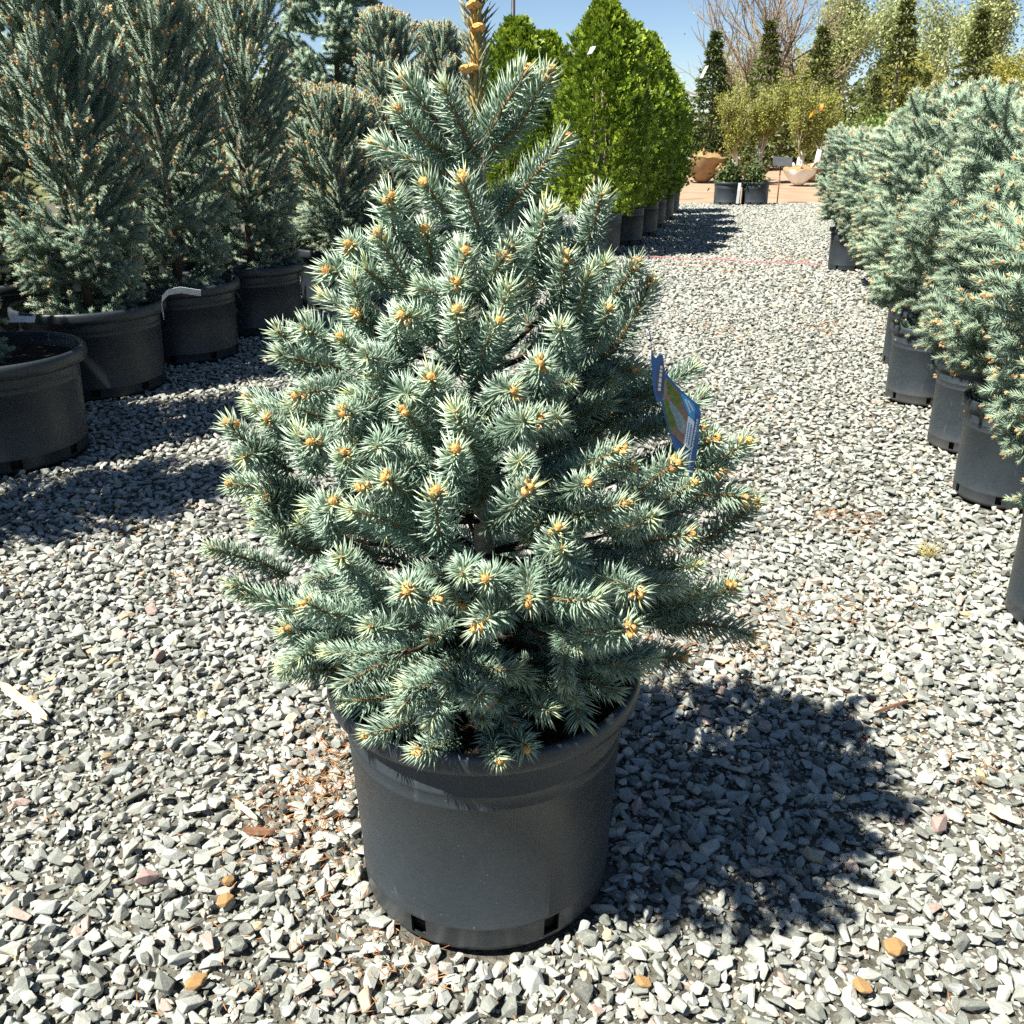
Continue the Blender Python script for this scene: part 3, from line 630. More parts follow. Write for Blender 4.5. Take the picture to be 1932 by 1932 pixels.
BPROF = ([0, 0.12, 0.4, 0.7, 0.9, 1.0], [0.62, 0.85, 0.75, 0.48, 0.22, 0.05])
BELEV = ([0, 0.3, 0.7, 1.0], [-16, -6, 12, 45])
for i, (x, y, H) in enumerate([(-1.62, 8.3, 3.3), (-3.3, 7.9, 3.4), (-4.6, 6.2, 3.2), (-5.0, 4.3, 3.3), (-4.2, 9.8, 3.6)]):
    spruce('silver_spruce', x, y, 0.0, H, BPROF, 15, BELEV, lambda u: KIT_BIG, ['silvery spruce with drooping limbs rising behind the left row beside the sky', 'tall silvery spruce behind the middle of the left row', 'tall silvery spruce at the upper left corner',
           'tall silvery spruce outside the left edge', 'tall silvery spruce farthest behind the left rows'][i], 'silvery spruces behind the left rows', 210 + i, 9, trunk_r=0.05)

# ------------------------------------------------------------------ cedars (bright green)
def cedar_mesh(H, rad, n, seed, mats, sz=0.085):
    r = np.random.default_rng(seed); mb = MB()
    u = r.uniform(0, 1, n) ** 0.85; z = H * u
    rp = rad * np.interp(u, [0, .08, .3, .6, .85, 1], [.62, .9, 1, .84, .52, .14])
    th = r.uniform(0, 2 * np.pi, n)
    lump = 1 + 0.15 * np.sin(th * 4 + z * 5 + seed) + 0.11 * np.sin(th * 7 - z * 9) + 0.07 * np.sin(th * 13 + z * 17)
    q = rp * lump * np.sqrt(r.uniform(0.2, 1.1, n)); P = np.stack([q * np.cos(th), q * np.sin(th), z], 1)
    out = np.stack([np.cos(th), np.sin(th), np.zeros(n)], 1)
    D = out * r.uniform(.25, .9, (n, 1)) + np.array([0, 0, 1.0]) * r.uniform(.35, 1.1, (n, 1)) + r.normal(0, .25, (n, 3)); D /= np.linalg.norm(D, axis=1, keepdims=True)
    Nn = np.cross(D, rdir(n, r)); Nn /= np.linalg.norm(Nn, axis=1, keepdims=True); S = np.cross(D, Nn)
    base_t = np.clip(r.normal(.45, .2, n), 0, 1)
    for k, (off, ang, l) in enumerate(((0, 0, 1), (.2, .7, .62), (.2, -.7, .62), (.45, .6, .5), (.45, -.6, .5), (.7, .45, .3))):
        d = D * math.cos(ang) + S * math.sin(ang) + r.normal(0, .08, (n, 3)); s = sz * r.uniform(.7, 1.25, n)
        leaves(mb, P + D * (s * off)[:, None], d, Nn, s * l, s * 0.24, 0, np.clip(base_t + 0.1 * k - .1 + r.normal(0, .1, n), 0, 1))
    return mb.mesh('crown', mats)
CEDAR = [cedar_mesh(2.0, 0.52, 5200, 31, [M_THUJA]), cedar_mesh(1.95, 0.50, 4400, 32, [M_THUJA])]
mb = MB(); tube(mb, [[0, 0, -0.05], [0.01, 0, 0.6], [0, 0.01, 1.7]], [0.035, 0.025, 0.008], 7); TR_CEDAR = mb.mesh('trunk', [M_BARK])
mb = MB()
for k in range(5):
    a = k * 1.3; tube(mb, [[0, 0, 0], [0.09 * math.cos(a), 0.09 * math.sin(a), .7], [.10 * math.cos(a), .10 * math.sin(a), 1.4]], [.014, .01, .004], 5)
LIMB_CEDAR = mb.mesh('limbs', [M_BARK])
CED = [(0.93, 9.2, 1.0, 0, 'bright green cedar with a pointed top, nearest of the cedar row'), (1.30, 10.2, 0.97, 1, 'bright green cedar second in the cedar row'), (1.60, 11.1, 0.93, 0, 'bright green cedar third in the cedar row'),
       (1.85, 12.1, 0.88, 1, 'bright green cedar fourth in the cedar row'), (2.12, 13.1, 0.80, 0, 'bright green cedar fifth in the cedar row'), (2.38, 14.2, 0.72, 1, 'bright green cedar at the far end of the cedar row'),
       (0.05, 10.3, 1.0, 1, 'rounded green cedar left of the row, directly behind the leader shoot'), (0.42, 11.4, 0.95, 0, 'green cedar in the gap between the two nearest cedars')]
for i, (x, y, s, k, lab) in enumerate(CED):
    place_pot(PM_CEDAR, x, y, ['black pot under the nearest cedar', 'black pot under the second cedar', 'black pot under the third cedar', 'black pot under the fourth cedar', 'black pot under the fifth cedar', 'black pot under the farthest cedar', 'black pot under the rounded left cedar', 'black pot under the cedar in the gap'][i], 'pots of the cedar row', rot=i, r=0.25)
    e = empty('cedar', (x, y, 0.40), lab, 'cedar', 'bright green cedars behind the foreground tree'); e.rotation_euler = (0, 0, i * 1.9); e.scale = (s, s, s)
    obj('crown', CEDAR[k], e); obj('trunk', TR_CEDAR, e); obj('limbs', LIMB_CEDAR, e)

# ------------------------------------------------------------------ far trees
def conifer_crown(H, rad, n, seed, m, tiers=14, sz=0.16):
    r = np.random.default_rng(seed); mb = MB()
    tier = np.floor(tiers * r.uniform(0, 1, n) ** 1.35).astype(int); u = (tier + r.uniform(0, .35, n)) / tiers
    nb = 9; az = (r.integers(0, nb, n) + tier * .37) * 2 * np.pi / nb + r.normal(0, .16, n)
    f = np.sqrt(r.uniform(0.02, 1, n)); env = rad * np.interp(u, [0, .08, .5, .85, 1], [.7, 1, .56, .16, .01]) * (1 + .34 * np.sin(az * 3 + tier * 2.1)) * (0.82 + .36 * np.sin(tier * 12.9) ** 2)
    q = env * f; z = H * (0.05 + .95 * u) - q * .12 + r.normal(0, .02 * H / 3, n)
    P = np.stack([q * np.cos(az), q * np.sin(az), z], 1)
    D = np.stack([np.cos(az), np.sin(az), r.normal(.1, .4, n)], 1) + r.normal(0, .5, (n, 3))
    leaves(mb, P, D, rdir(n, r), sz * r.uniform(.6, 1.3, n), sz * .38, 0, np.clip(r.normal(.4, .25, n) + .25 * (f - .5), 0, 1))
    return mb.mesh('crown', [m])
def trunk_mesh(H, r0, m, name='trunk'):
    mb = MB(); tube(mb, [[0, 0, -.05], [.01 * H, 0, H * .4], [0, .01 * H, H]], [r0, r0 * .7, r0 * .15], 8); return mb.mesh(name, [m])
def twig_tree(H, seed, m, spread, levels=4, r0=0.05, trunk=0.25, nb=3, up=0.35, sides=5, shrink=.72):
    """recursive limbs; returns the mesh and tip points with directions"""
    r = np.random.default_rng(seed); mb = MB(); tips = []; tdir = []
    def grow(p, d, L, rad, lv):
        k = 4; pts = [p]; dd = d.copy()
        for i in range(k):
            dd = dd + r.normal(0, .09, 3) + np.array([0, 0, up * .12]); dd /= np.linalg.norm(dd); pts.append(pts[-1] + dd * L / k)
        tube(mb, pts, np.linspace(rad, rad * .62, k + 1), sides if lv else 8, 0, 0.5, False)
        if lv >= levels - 2:
            for q in pts[1:]: tips.append(q); tdir.append(dd)
        if lv == levels: return
        for c in range(nb + (1 if lv < 2 else 0)):
            t = 1.0 if c == 0 else r.uniform(.35, .95); j = min(int(t * k), k); b = pts[j]
            a = r.uniform(.25, 1.0) * spread if c else .12; ph = r.uniform(0, 6.28); x, y = frame(dd)
            nd = dd * math.cos(a) + (math.cos(ph) * x + math.sin(ph) * y) * math.sin(a)
            grow(b, nd, L * shrink * r.uniform(.75, 1.15), rad * .6, lv + 1)
    grow(np.array([0, 0, -.05]), np.array([0, 0, 1.0]), H * trunk, r0, 0)
    return mb.mesh('limbs', [m]), np.array(tips), np.array(tdir)
def leaf_crown(tips, tdir, n, seed, m, spread, sz):
    r = np.random.default_rng(seed); mb = MB(); i = r.integers(0, len(tips), n)
    leaves(mb, tips[i] + r.normal(0, spread, (n, 3)), rdir(n, r), rdir(n, r), sz * r.uniform(.6, 1.3, n), sz * .55, 0, np.clip(r.normal(.45, .25, n), 0, 1))
    return mb.mesh('crown', [m])
def tree(name, x, y, parts, label, cat, group=None, s=1.0, rot=0.0, z=0.0):
    e = empty(name, (x, y, z), label, cat, group); e.scale = (s, s, s); e.rotation_euler = (0, 0, rot)
    for nm, me in parts: obj(nm, me, e)
    return e
def root_ball(name, x, y, rr, h, m, label, twist=0, lumpy=0.06, z=0.0):
    r = np.random.default_rng(int(x * 100)); mb = MB(); n = 28
    prof = [(.12, 0), (.30, .03), (.62, .3), (.90, .62), (1.0, .84), (.8, .98), (.3, 1.04), (.02, 1.05)]
    V = np.array([[[rr * q * (1 + lumpy * math.sin(3 * t + zz * 5) + r.normal(0, .025)) * math.cos(t), rr * q * (1 + lumpy * math.sin(3 * t + zz * 5)) * math.sin(t), h * zz + (r.normal(0, .015) if zz > .1 else 0)] for t in np.arange(n) * 2 * np.pi / n] for q, zz in prof])
    f = [[i * n + j, i * n + (j + 1) % n, (i + 1) * n + (j + 1) % n, (i + 1) * n + j] for i in range(len(prof) - 1) for j in range(n)]
    mb.add(V, f[:n * 4], 0); mb2 = MB(); mb2.add(V, f[n * 4:], 0)
    e = empty(name, (x, y, z), label, 'root ball', 'wrapped root balls on the soil'); obj('wrapping', mb.mesh('wrapping', [m]), e); obj('soil_top', mb2.mesh('soil_top', [M_STRAW]), e)
    kb = MB(); spikes(kb, [[0, 0, 0]], np.array([[.5, 0, .8]]), .12 * rr / .4, .07 * rr / .4, 0, .5, None, True); kme = kb.mesh('knot', [m])
    for k in range(7):
        a = k * .9; ko = obj('knot', kme, e, (rr * .8 * math.cos(a), rr * .8 * math.sin(a), h * .97)); ko.rotation_euler = (0, 0, a)
    return e
# burlapped spruce
CON_A = conifer_crown(2.65, 0.66, 5600, 41, M_CONIFER, 14, 0.12)
tree('balled_spruce', 4.62, 22.6, [('crown', CON_A), ('trunk', trunk_mesh(2.5, .06, M_BARK))], 'dark green spruce with a burlap root ball on the brown soil', 'spruce', z=0.62)
root_ball('burlap_root_ball', 4.50, 22.4, 0.52, 0.66, M_BURLAP, 'tan burlap root ball under the dark green spruce', lumpy=.1)
# larches with wrapped trunks
LT = [twig_tree(1.9, 60 + i, M_PALETWIG, .75, 4, .035, .34, 4, .9, 4, .70) for i in range(2)]
LARCH = [(t[0], leaf_crown(t[1], t[2], 9500, 66 + i, M_LARCH, .05, .042)) for i, t in enumerate(LT)]
LAR = [(5.05, 21.6, .95, 0, 0.2, 'yellow green feathery larch directly behind the two small shrubs'), (5.75, 22.2, 1.05, 1, 1.2, 'yellow green feathery larch between the sign and the small shrubs'), (6.45, 21.2, 1.0, 0, 2.4, 'yellow green feathery larch standing in the white root ball'),
       (7.2, 22.4, .95, 1, 3.0, 'yellow green feathery larch right of the white root ball'), (10.3, 24.2, 1.0, 1, 5, 'yellow green feathery larch above the right-hand spruce row')]
for i, (x, y, s, k, ro, lab) in enumerate(LAR):
    e = tree('larch', x, y, [('limbs', LARCH[k][0]), ('crown', LARCH[k][1])], lab, 'larch', 'feathery larches on the brown soil', s * 1.22, ro, 0.32)
    wmb = MB(); tube(wmb, [[0, 0, 0], [.01, 0, .18], [0, 0, .34]], [.085, .06, .045], 9); obj('trunk_wrap', wmb.mesh('trunk_wrap', [M_WHITEWRAP]), e)
root_ball('white_root_ball', 6.45, 21.2, 0.36, 0.40, M_WHITEWRAP, 'white wrapped root ball on the brown soil')
root_ball('burlap_root_ball', 5.05, 21.9, 0.34, 0.38, M_BURLAP, 'brown root ball in shade behind the two small shrubs')
root_ball('burlap_root_ball', 5.75, 22.5, 0.34, 0.38, M_BURLAP, 'brown root ball behind the sign')
root_ball('burlap_root_ball', 7.2, 22.6, 0.36, 0.40, M_BURLAP, 'brown root ball right of the white one')
# two potted shrubs
SHR_T = twig_tree(.42, 71, M_TWIG, .95, 3, .012, .3, 5, .6, 4, .75); SHR = (SHR_T[0], leaf_crown(SHR_T[1], SHR_T[2], 1500, 72, M_CONIFER, .06, .06))
for i, (x, lab) in enumerate([(3.74, 'left one of the two far black pots, with a white strap'), (4.22, 'right one of the two far black pots')]):
    place_pot(PM_FAR, x, 15.95, lab, 'two far pots of shrubs', rot=i, r=.24)
    tree('shrub', x, 15.95, [('limbs', SHR[0]), ('crown', SHR[1])], ['dark shrub in the left one of the two far pots', 'dark shrub in the right one of the two far pots'][i], 'shrub', 'shrubs in the two far pots', 1.2, i * 2.0, .32)
# sign, stakes
e = empty('plant_sign', (4.74, 16.4, 0), 'small dark sign board on a thin stake in front of the white root ball', 'sign')
mb = MB(); tube(mb, [[0, 0, -.05], [0, 0, .62]], .011, 6); obj('stake', mb.mesh('stake', [M_RUST]), e)
def box(mb, c, s, mi=0):
    c = np.array(c); s = np.array(s) / 2; V = [c + s * np.array([a, b, d]) for a in (-1, 1) for b in (-1, 1) for d in (-1, 1)]
    mb.add(V, [[0, 1, 3, 2], [4, 6, 7, 5], [0, 4, 5, 1], [2, 3, 7, 6], [0, 2, 6, 4], [1, 5, 7, 3]], mi, .5, False)
mb = MB(); box(mb, (0, 0, 0), (.34, .012, .17)); o = obj('sign_board', mb.mesh('sign_board', [M_SIGN]), e, (0.02, -.02, .68)); o.rotation_euler = (R(-28), R(3), 0)
e = empty('row_stake', (3.09, 17.2, 0), 'rusty stake with a pale tag at the far end of the cedar row', 'stake'); e.rotation_euler = (0, R(8), 0)
mb = MB(); tube(mb, [[0, 0, -.05], [0, 0, .62]], .014, 6); obj('rod', mb.mesh('rod', [M_RUST]), e)
mb = MB(); box(mb, (0, 0, 0), (.24, .01, .2)); obj('tag_board', mb.mesh('tag_board', [M_PAPER]), e, (-.05, -.02, .68))
# far conifers
CON_B = conifer_crown(4.2, 1.05, 4600, 43, M_FARSPRUCE, 13, 0.17); TB = trunk_mesh(3.9, .09, M_BARK)
FARC = [(7.4, 29, .98, 'dark spruce tip rising behind the bare tree'), (9.2, 30, .96, 'narrow dark spruce left of the tallest far spruce'), (11.6, 30, 1.13, 'tallest dark spruce in the treeline on the right'), (14.3, 31, 1.10, 'dark spruce right of the tallest far spruce'),
        (17.6, 32, .98, 'dark spruce at the right end of the treeline'), (8.0, 25, .58, 'short dark spruce right of the white root ball'), (9.4, 25.5, .6, 'short dark spruce above the end of the right-hand row'), (10.9, 26, .62, 'short dark spruce in front of the tallest far spruce'), (6.6, 31, .7, 'dark spruce deep behind the larches')]
for i, (x, y, s, lab) in enumerate(FARC): tree('spruce_tree', x, y, [('crown', CON_B), ('trunk', TB)], lab, 'spruce', 'dark spruces in the far treeline', s, i * 1.1)
# leafing cottonwoods
CT = [twig_tree(7.5, 80 + i, M_PALETWIG, .62, 5, .10, .26, 3, .6, 4, .72) for i in range(3)]
COT = [(t[0], leaf_crown(t[1], t[2], 13000, 85 + i, (M_COTTON, M_COTTON, M_YELLOWLEAF)[i], .24, .12)) for i, t in enumerate(CT)]
FART = [(13.0, 40, 1.15, 0, 'pale leafing cottonwood behind the tallest far spruce'), (16.6, 41, 1.2, 1, 'pale leafing cottonwood right of the tallest far spruce'), (19.5, 42, 1.25, 0, 'pale leafing cottonwood filling the upper right'), (23.5, 43, 1.1, 1, 'pale leafing cottonwood at the upper right edge'),
        (10.8, 37, .78, 2, 'yellow leafing tree left of the tallest far spruce'), (13.6, 35, .72, 2, 'yellow leafing tree right of the tallest far spruce'), (8.8, 42, .72, 1, 'pale leafing tree behind the bare tree'), (3.9, 46, .62, 0, 'thin leafing tree left of the burlapped spruce'),
        (1.9, 34, .66, 1, 'thin leafing tree showing between the cedars'), (17.6, 36, .75, 2, 'yellow leafing tree behind the right-hand spruce row'), (6.3, 44, .6, 1, 'low pale tree right of the burlapped spruce')]
for i, (x, y, s, k, lab) in enumerate(FART): tree('leafing_tree', x, y, [('limbs', COT[k][0]), ('crown', COT[k][1])], lab, 'tree', 'leafing trees behind the nursery', s, i * 1.7)
# bare tree
BT = twig_tree(8.6, 97, M_TWIG, .92, 6, .17, .20, 3, .34, 5, .84); BTL = leaf_crown(BT[1], BT[2], 1500, 96, M_COTTON, .15, .07)
tree('bare_tree', 8.55, 31, [('limbs', BT[0]), ('buds', BTL)], 'tall bare tree with opening buds against the sky', 'tree', s=1.0)
# shrubs at the end of the right row
SB = leaf_crown(np.array([[.3 * math.cos(a) * q, .3 * math.sin(a) * q, .1 + z] for a in np.arange(0, 6.3, .5) for q in (.3, .7, 1) for z in (0.1, .3, .5, .65)]), None, 5200, 98, M_SHRUB, .09, .04)
mb = MB()
for k in range(7): a = k * .9; tube(mb, [[0, 0, 0], [.1 * math.cos(a), .1 * math.sin(a), .4], [.24 * math.cos(a), .24 * math.sin(a), .75]], [.012, .008, .004], 5)
SBS = mb.mesh('stems', [M_TWIG])
for i, (x, y, s, lab) in enumerate([(4.6, 10.8, 1.15, 'bright green shrub behind the far end of the right-hand row'), (5.1, 12.0, 1.3, 'tall green shrub left of the pale spruces in the distance'), (5.6, 13.0, 1.6, 'green shrub above the middle of the right-hand row'), (7.2, 14.5, 1.8, 'green shrub far behind the right-hand row'), (7.9, 20.5, 1.6, 'green shrub right of the white root ball'), (8.6, 20.0, 1.7, 'dark leaved shrub beyond the right-hand row')]):
    tree('green_shrub', x, y, [('crown', SB), ('stems', SBS)], lab, 'shrub', 'green shrubs beyond the right-hand row', s, i * 1.3)
# far wood closing the horizon
r2 = np.random.default_rng(5); mb = MB(); n = 26000
X = r2.uniform(-60, 70, n); Hh = 2.2 + 1.3 * np.sin(X * .31) + .9 * np.sin(X * .83 + 1) + .6 * np.sin(X * 2.1)
P = np.stack([X, r2.uniform(60, 66, n), np.abs(Hh) * r2.uniform(0, 1.1, n)], 1)
leaves(mb, P, rdir(n, r2), rdir(n, r2), .55, .34, 0, np.clip(r2.normal(.4, .25, n), 0, 1))
tag(obj('far_wood', mb.mesh('far_wood', [M_FARSPRUCE])), 'low far wood along the horizon', kind='stuff')
# post tip behind the cedars
e = empty('utility_pole', (0.02, 16.0, 0), 'dark pole top showing above the left cedar', 'pole')
mb = MB(); tube(mb, [[0, 0, 0], [0, 0, 3.27]], .035, 8); obj('shaft', mb.mesh('shaft', [M_DARKMETAL]), e)
mb = MB(); tube(mb, [[0, 0, 3.27], [0, 0, 3.30]], .045, 8); obj('cap', mb.mesh('cap', [M_DARKMETAL]), e)

# ------------------------------------------------------------------ gravel
def in_pot(x, y):
    m = np.zeros(len(x), bool)
    for px, py, pr in POT_SPOTS: m |= (x - px) ** 2 + (y - py) ** 2 < (pr - 0.004) ** 2
    return m
def scatter(y0, y1, sp, zlo, zhi, seed):
    r = np.random.default_rng(seed); out = []
    ys = np.arange(y0, y1, sp)
    for yv in ys:
        dep = (yv - CAM[1]) * math.cos(R(PITCH)) + CAM[2] * math.sin(R(PITCH))
        hw = dep * 966 / 1800 * 1.12 + 0.35
        a = max(-hw, -3.6 if yv < 9 else -2.0); b = min(hw, 9.0)
        xs = np.arange(a, b, sp); out.append(np.stack([xs + r.uniform(-.5, .5, len(xs)) * sp, yv + r.uniform(-.5, .5, len(xs)) * sp, r.uniform(zlo, zhi, len(xs))], 1))
    P = np.concatenate(out); return P[~in_pot(P[:, 0], P[:, 1])]
rg = np.random.default_rng(21)
LAY = [(-0.95, 1.6, 0.0155, -0.016, -0.011, (0.010, 0.022)), (-0.95, 2.4, 0.025, -0.016, -0.010, (0.020, 0.040)), (-0.95, 2.4, 0.030, -0.008, 0.004, (0.026, 0.062)), (2.4, 6.0, 0.028, -0.012, 0.003, (0.026, 0.058)), (6.0, 16.1, 0.042, -0.012, 0.002, (0.040, 0.075))]
PTS = []; SCL = []; ROT = []; IDX = []
for i, (a, b, sp, zl, zh, sz) in enumerate(LAY):
    P = scatter(a, b, sp, zl, zh, 30 + i); n = len(P)
    if i == 2:      # thin places in the upper layer
        keep = rg.uniform(0, 1, n) < np.clip(0.86 + 0.35 * np.sin(P[:, 0] * 3.1 + 1.3) * np.sin(P[:, 1] * 3.7 + .6), .35, 1); P = P[keep]; n = len(P)
    s = sz[0] + (sz[1] - sz[0]) * rg.beta(1.7, 2.6, n)
    tilt = np.abs(rg.normal(0, .30, n)); ta = rg.uniform(0, 6.28, n)
    PTS.append(P); SCL.append(s); ROT.append(np.stack([tilt * np.cos(ta) + np.pi * (rg.uniform(0, 1, n) < .5), tilt * np.sin(ta), rg.uniform(0, 6.28, n)], 1)); IDX.append(np.full(n, i))
PTS = np.concatenate(PTS); SCL = np.concatenate(SCL); ROT = np.concatenate(ROT); IDX = np.concatenate(IDX)
# the 300 that show largest become stones of their own
px, py, fw = project(PTS)
score = np.where((IDX == 2) & (px > 10) & (px < 1922) & (py < 1930) & (py > 900), SCL / fw, 0)
pick = np.argsort(-score)[:290]
rest = np.ones(len(PTS), bool); rest[pick] = False
for i in pick:
    o = obj('stone', STONES[rnd.randrange(len(STONES))], gravel, PTS[i]); o.rotation_euler = ROT[i]; s = SCL[i]; o.scale = (s, s, s)
OST = []
for k, mm in enumerate((M_ORSTONE, M_PKSTONE)):
    me = hull_stone(900 + k, .75, 22, .85); me.materials.clear(); me.materials.append(mm); OST.append(me)
for (x, y, s, k, lab) in [(1685, 1795, .050, 0, 'orange rounded stone'), (425, 1705, .036, 0, None), (432, 1667, .030, 0, None), (372, 1860, .040, 0, None), (1212, 1860, .030, 0, None), (1625, 1868, .034, 0, None), (287, 1155, .050, 1, None), (275, 1660, .045, 1, None), (300, 1240, .045, 1, None), (1770, 1560, .048, 1, None)]:
    g = gp(x, y); o = obj('stone', OST[k], gravel, (g[0], g[1], 0.008)); o.scale = (s, s, s); o.rotation_euler = (rnd.uniform(-.3, .3), rnd.uniform(-.3, .3), rnd.uniform(0, 6))
    if lab: o['label'] = lab
# all the other stones: one mass, instanced on points
sc_col = bpy.data.collections.new('stone_kinds')
for me in STONES:
    o = bpy.data.objects.new('stone_kind', me); sc_col.objects.link(o)
pm = bpy.data.meshes.new('gravel'); n = int(rest.sum()); pm.vertices.add(n); pm.vertices.foreach_set('co', PTS[rest].astype(np.float32).ravel())
a = pm.attributes.new('rot', 'FLOAT_VECTOR', 'POINT'); a.data.foreach_set('vector', ROT[rest].astype(np.float32).ravel())
a = pm.attributes.new('size', 'FLOAT', 'POINT'); a.data.foreach_set('value', SCL[rest].astype(np.float32))
a = pm.attributes.new('pick', 'INT', 'POINT'); a.data.foreach_set('value', rg.integers(0, len(STONES), n).astype(np.int32))
go = obj('gravel', pm, gravel); go['kind'] = 'stuff'
ng = bpy.data.node_groups.new('scatter_stones', 'GeometryNodeTree')
ng.interface.new_socket('Geometry', in_out='INPUT', socket_type='NodeSocketGeometry'); ng.interface.new_socket('Geometry', in_out='OUTPUT', socket_type='NodeSocketGeometry')
gi = ng.nodes.new('NodeGroupInput'); gout = ng.nodes.new('NodeGroupOutput')
ci = ng.nodes.new('GeometryNodeCollectionInfo'); ci.inputs['Collection'].default_value = sc_col; ci.inputs['Separate Children'].default_value = True; ci.inputs['Reset Children'].default_value = True
ip = ng.nodes.new('GeometryNodeInstanceOnPoints'); ip.inputs['Pick Instance'].default_value = True
def named(nm, ty):
    q = ng.nodes.new('GeometryNodeInputNamedAttribute'); q.data_type = ty; q.inputs['Name'].default_value = nm; return [s for s in q.outputs if s.enabled and s.name == 'Attribute'][0]
ng.links.new(gi.outputs[0], ip.inputs['Points']); ng.links.new(ci.outputs[0], ip.inputs['Instance'])
ng.links.new(named('pick', 'INT'), ip.inputs['Instance Index']); ng.links.new(named('size', 'FLOAT'), ip.inputs['Scale'])
e2r = ng.nodes.new('FunctionNodeEulerToRotation'); ng.links.new(named('rot', 'FLOAT_VECTOR'), e2r.inputs[0]); ng.links.new(e2r.outputs[0], ip.inputs['Rotation'])
ng.links.new(ip.outputs[0], gout.inputs[0])
go.modifiers.new('scatter', 'NODES').node_group = ng

# ------------------------------------------------------------------ litter and small things on the gravel
mb = MB(); r3 = np.random.default_rng(77)
CL = [(1240, 1250, .10, 160), (1340, 1215, .10, 120), (630, 1400, .06, 150), (610, 1480, .06, 170), (560, 1520, .09, 190), (600, 1560, .07, 120), (680, 1780, .08, 130), (500, 1560, .07, 80), (640, 1650, .06, 80), (1590, 980, .09, 130), (1650, 1160, .12, 90), (1480, 1160, .08, 70), (1420, 1210, .10, 120),
      (1570, 1150, .07, 70), (1860, 1470, .10, 90), (1690, 1370, .10, 60), (760, 1840, .10, 90), (480, 1830, .12, 60), (1560, 620, .15, 60), (1330, 500, .3, 90), (1500, 490, .2, 50), (1360, 620, .2, 60), (350, 1100, .12, 50), (900, 1880, .14, 60), (240, 1000, .3, 60), (1500, 1500, .4, 60), (60, 1520, .2, 60), (1450, 800, .4, 60)]
for x, y, s, n in CL:
    n = int(n * .62)
    g = gp(x, y); P = np.stack([g[0] + r3.normal(0, s, n) * .7, g[1] + r3.normal(0, s, n), r3.uniform(.002, .016, n)], 1)
    P = P[~in_pot(P[:, 0], P[:, 1])]; n = len(P)
    th = r3.uniform(0, 6.28, n); D = np.stack([np.cos(th), np.sin(th), r3.normal(0, .22, n)], 1)
    spikes(mb, P, D, r3.uniform(.014, .03, n) * (1 + .25 * max(g[1], 0)), .0018 * (1 + .5 * max(g[1], 0) ** .7), 0, r3.uniform(0, 1, n))
tag(obj('needle_litter', mb.mesh('needle_litter', [M_DEADNEEDLE])), 'fallen orange needles between the stones', kind='stuff')
def chip(name, a, b, w, th, m, label, cat):
    a = gp(*a); b = gp(*b); v = b - a; L = np.linalg.norm(v); mb = MB(); n = 9; r = np.random.default_rng(int(L * 1e4))
    us = np.linspace(0, 1, n); prof = w * np.interp(us, [0, .12, .5, .85, 1], [.25, .75, 1, .8, .2]) * r.uniform(.85, 1.1, n)
    s = np.array([-v[1], v[0], 0]) / L; V = []
    for u, q in zip(us, prof):
        c = a + v * u + np.array([0, 0, .010]); V += [c - s * q / 2, c - s * q * .25 + [0, 0, th], c + s * q * .3 + [0, 0, th * r.uniform(.6, 1.1)], c + s * q / 2, c - [0, 0, th * .3]]
    f = [[i * 5 + k, i * 5 + (k + 1) % 5, (i + 1) * 5 + (k + 1) % 5, (i + 1) * 5 + k] for i in range(n - 1) for k in range(5)] + [[4, 3, 2, 1, 0], [(n - 1) * 5 + k for k in range(5)]]
    mb.add(V, f, 0, .5, False); return tag(obj(name, mb.mesh(name, [m])), label, cat)
chip('wood_splinter', (5, 1300), (92, 1365), .030, .014, M_WOOD, 'pale weathered splinter of wood lying at the left edge', 'wood splinter')
chip('wood_splinter', (1860, 1530), (1925, 1562), .024, .010, M_WOOD, 'tan wood splinter on the gravel near the right edge', 'wood splinter')
chip('bark_piece', (460, 1575), (520, 1580), .018, .009, M_BARKCHIP, 'dark brown piece of bark on the gravel left of the big pot', 'bark')
chip('bark_piece', (445, 1520), (487, 1555), .012, .008, M_WOOD, 'light brown bark sliver on the gravel left of the big pot', 'bark')
chip('bark_piece', (1648, 1352), (1712, 1330), .009, .006, M_BARKCHIP, 'reddish twig fragment right of the pot shadow', 'twig')
e = empty('grass_tuft', (*gp(1752, 1048)[:2], 0), 'dry yellowish grass tuft growing in the gravel on the right', 'grass tuft')
mb = MB(); n = 70; th = r3.uniform(0, 6.28, n); D = np.stack([np.cos(th), np.sin(th), r3.uniform(.35, 2.2, n)], 1)
spikes(mb, np.stack([r3.normal(0, .012, n), r3.normal(0, .012, n), np.zeros(n)], 1), D, r3.uniform(.03, .085, n), .0022, 0, r3.uniform(0, 1, n), np.array([0, 0, -.25]))
obj('blades', mb.mesh('blades', [M_DRYGRASS]), e)
mb = MB(); A = gp(1195, 487); B = gp(1700, 507); tube(mb, [A + (B - A) * u + np.array([0, .03 * math.sin(u * 7), .016 + .006 * math.sin(u * 23)]) for u in np.linspace(0, 1, 24)], .0045, 5)
tag(obj('pink_string', mb.mesh('pink_string', [M_PINK])), 'pink string stretched low across the gravel aisle', 'string')

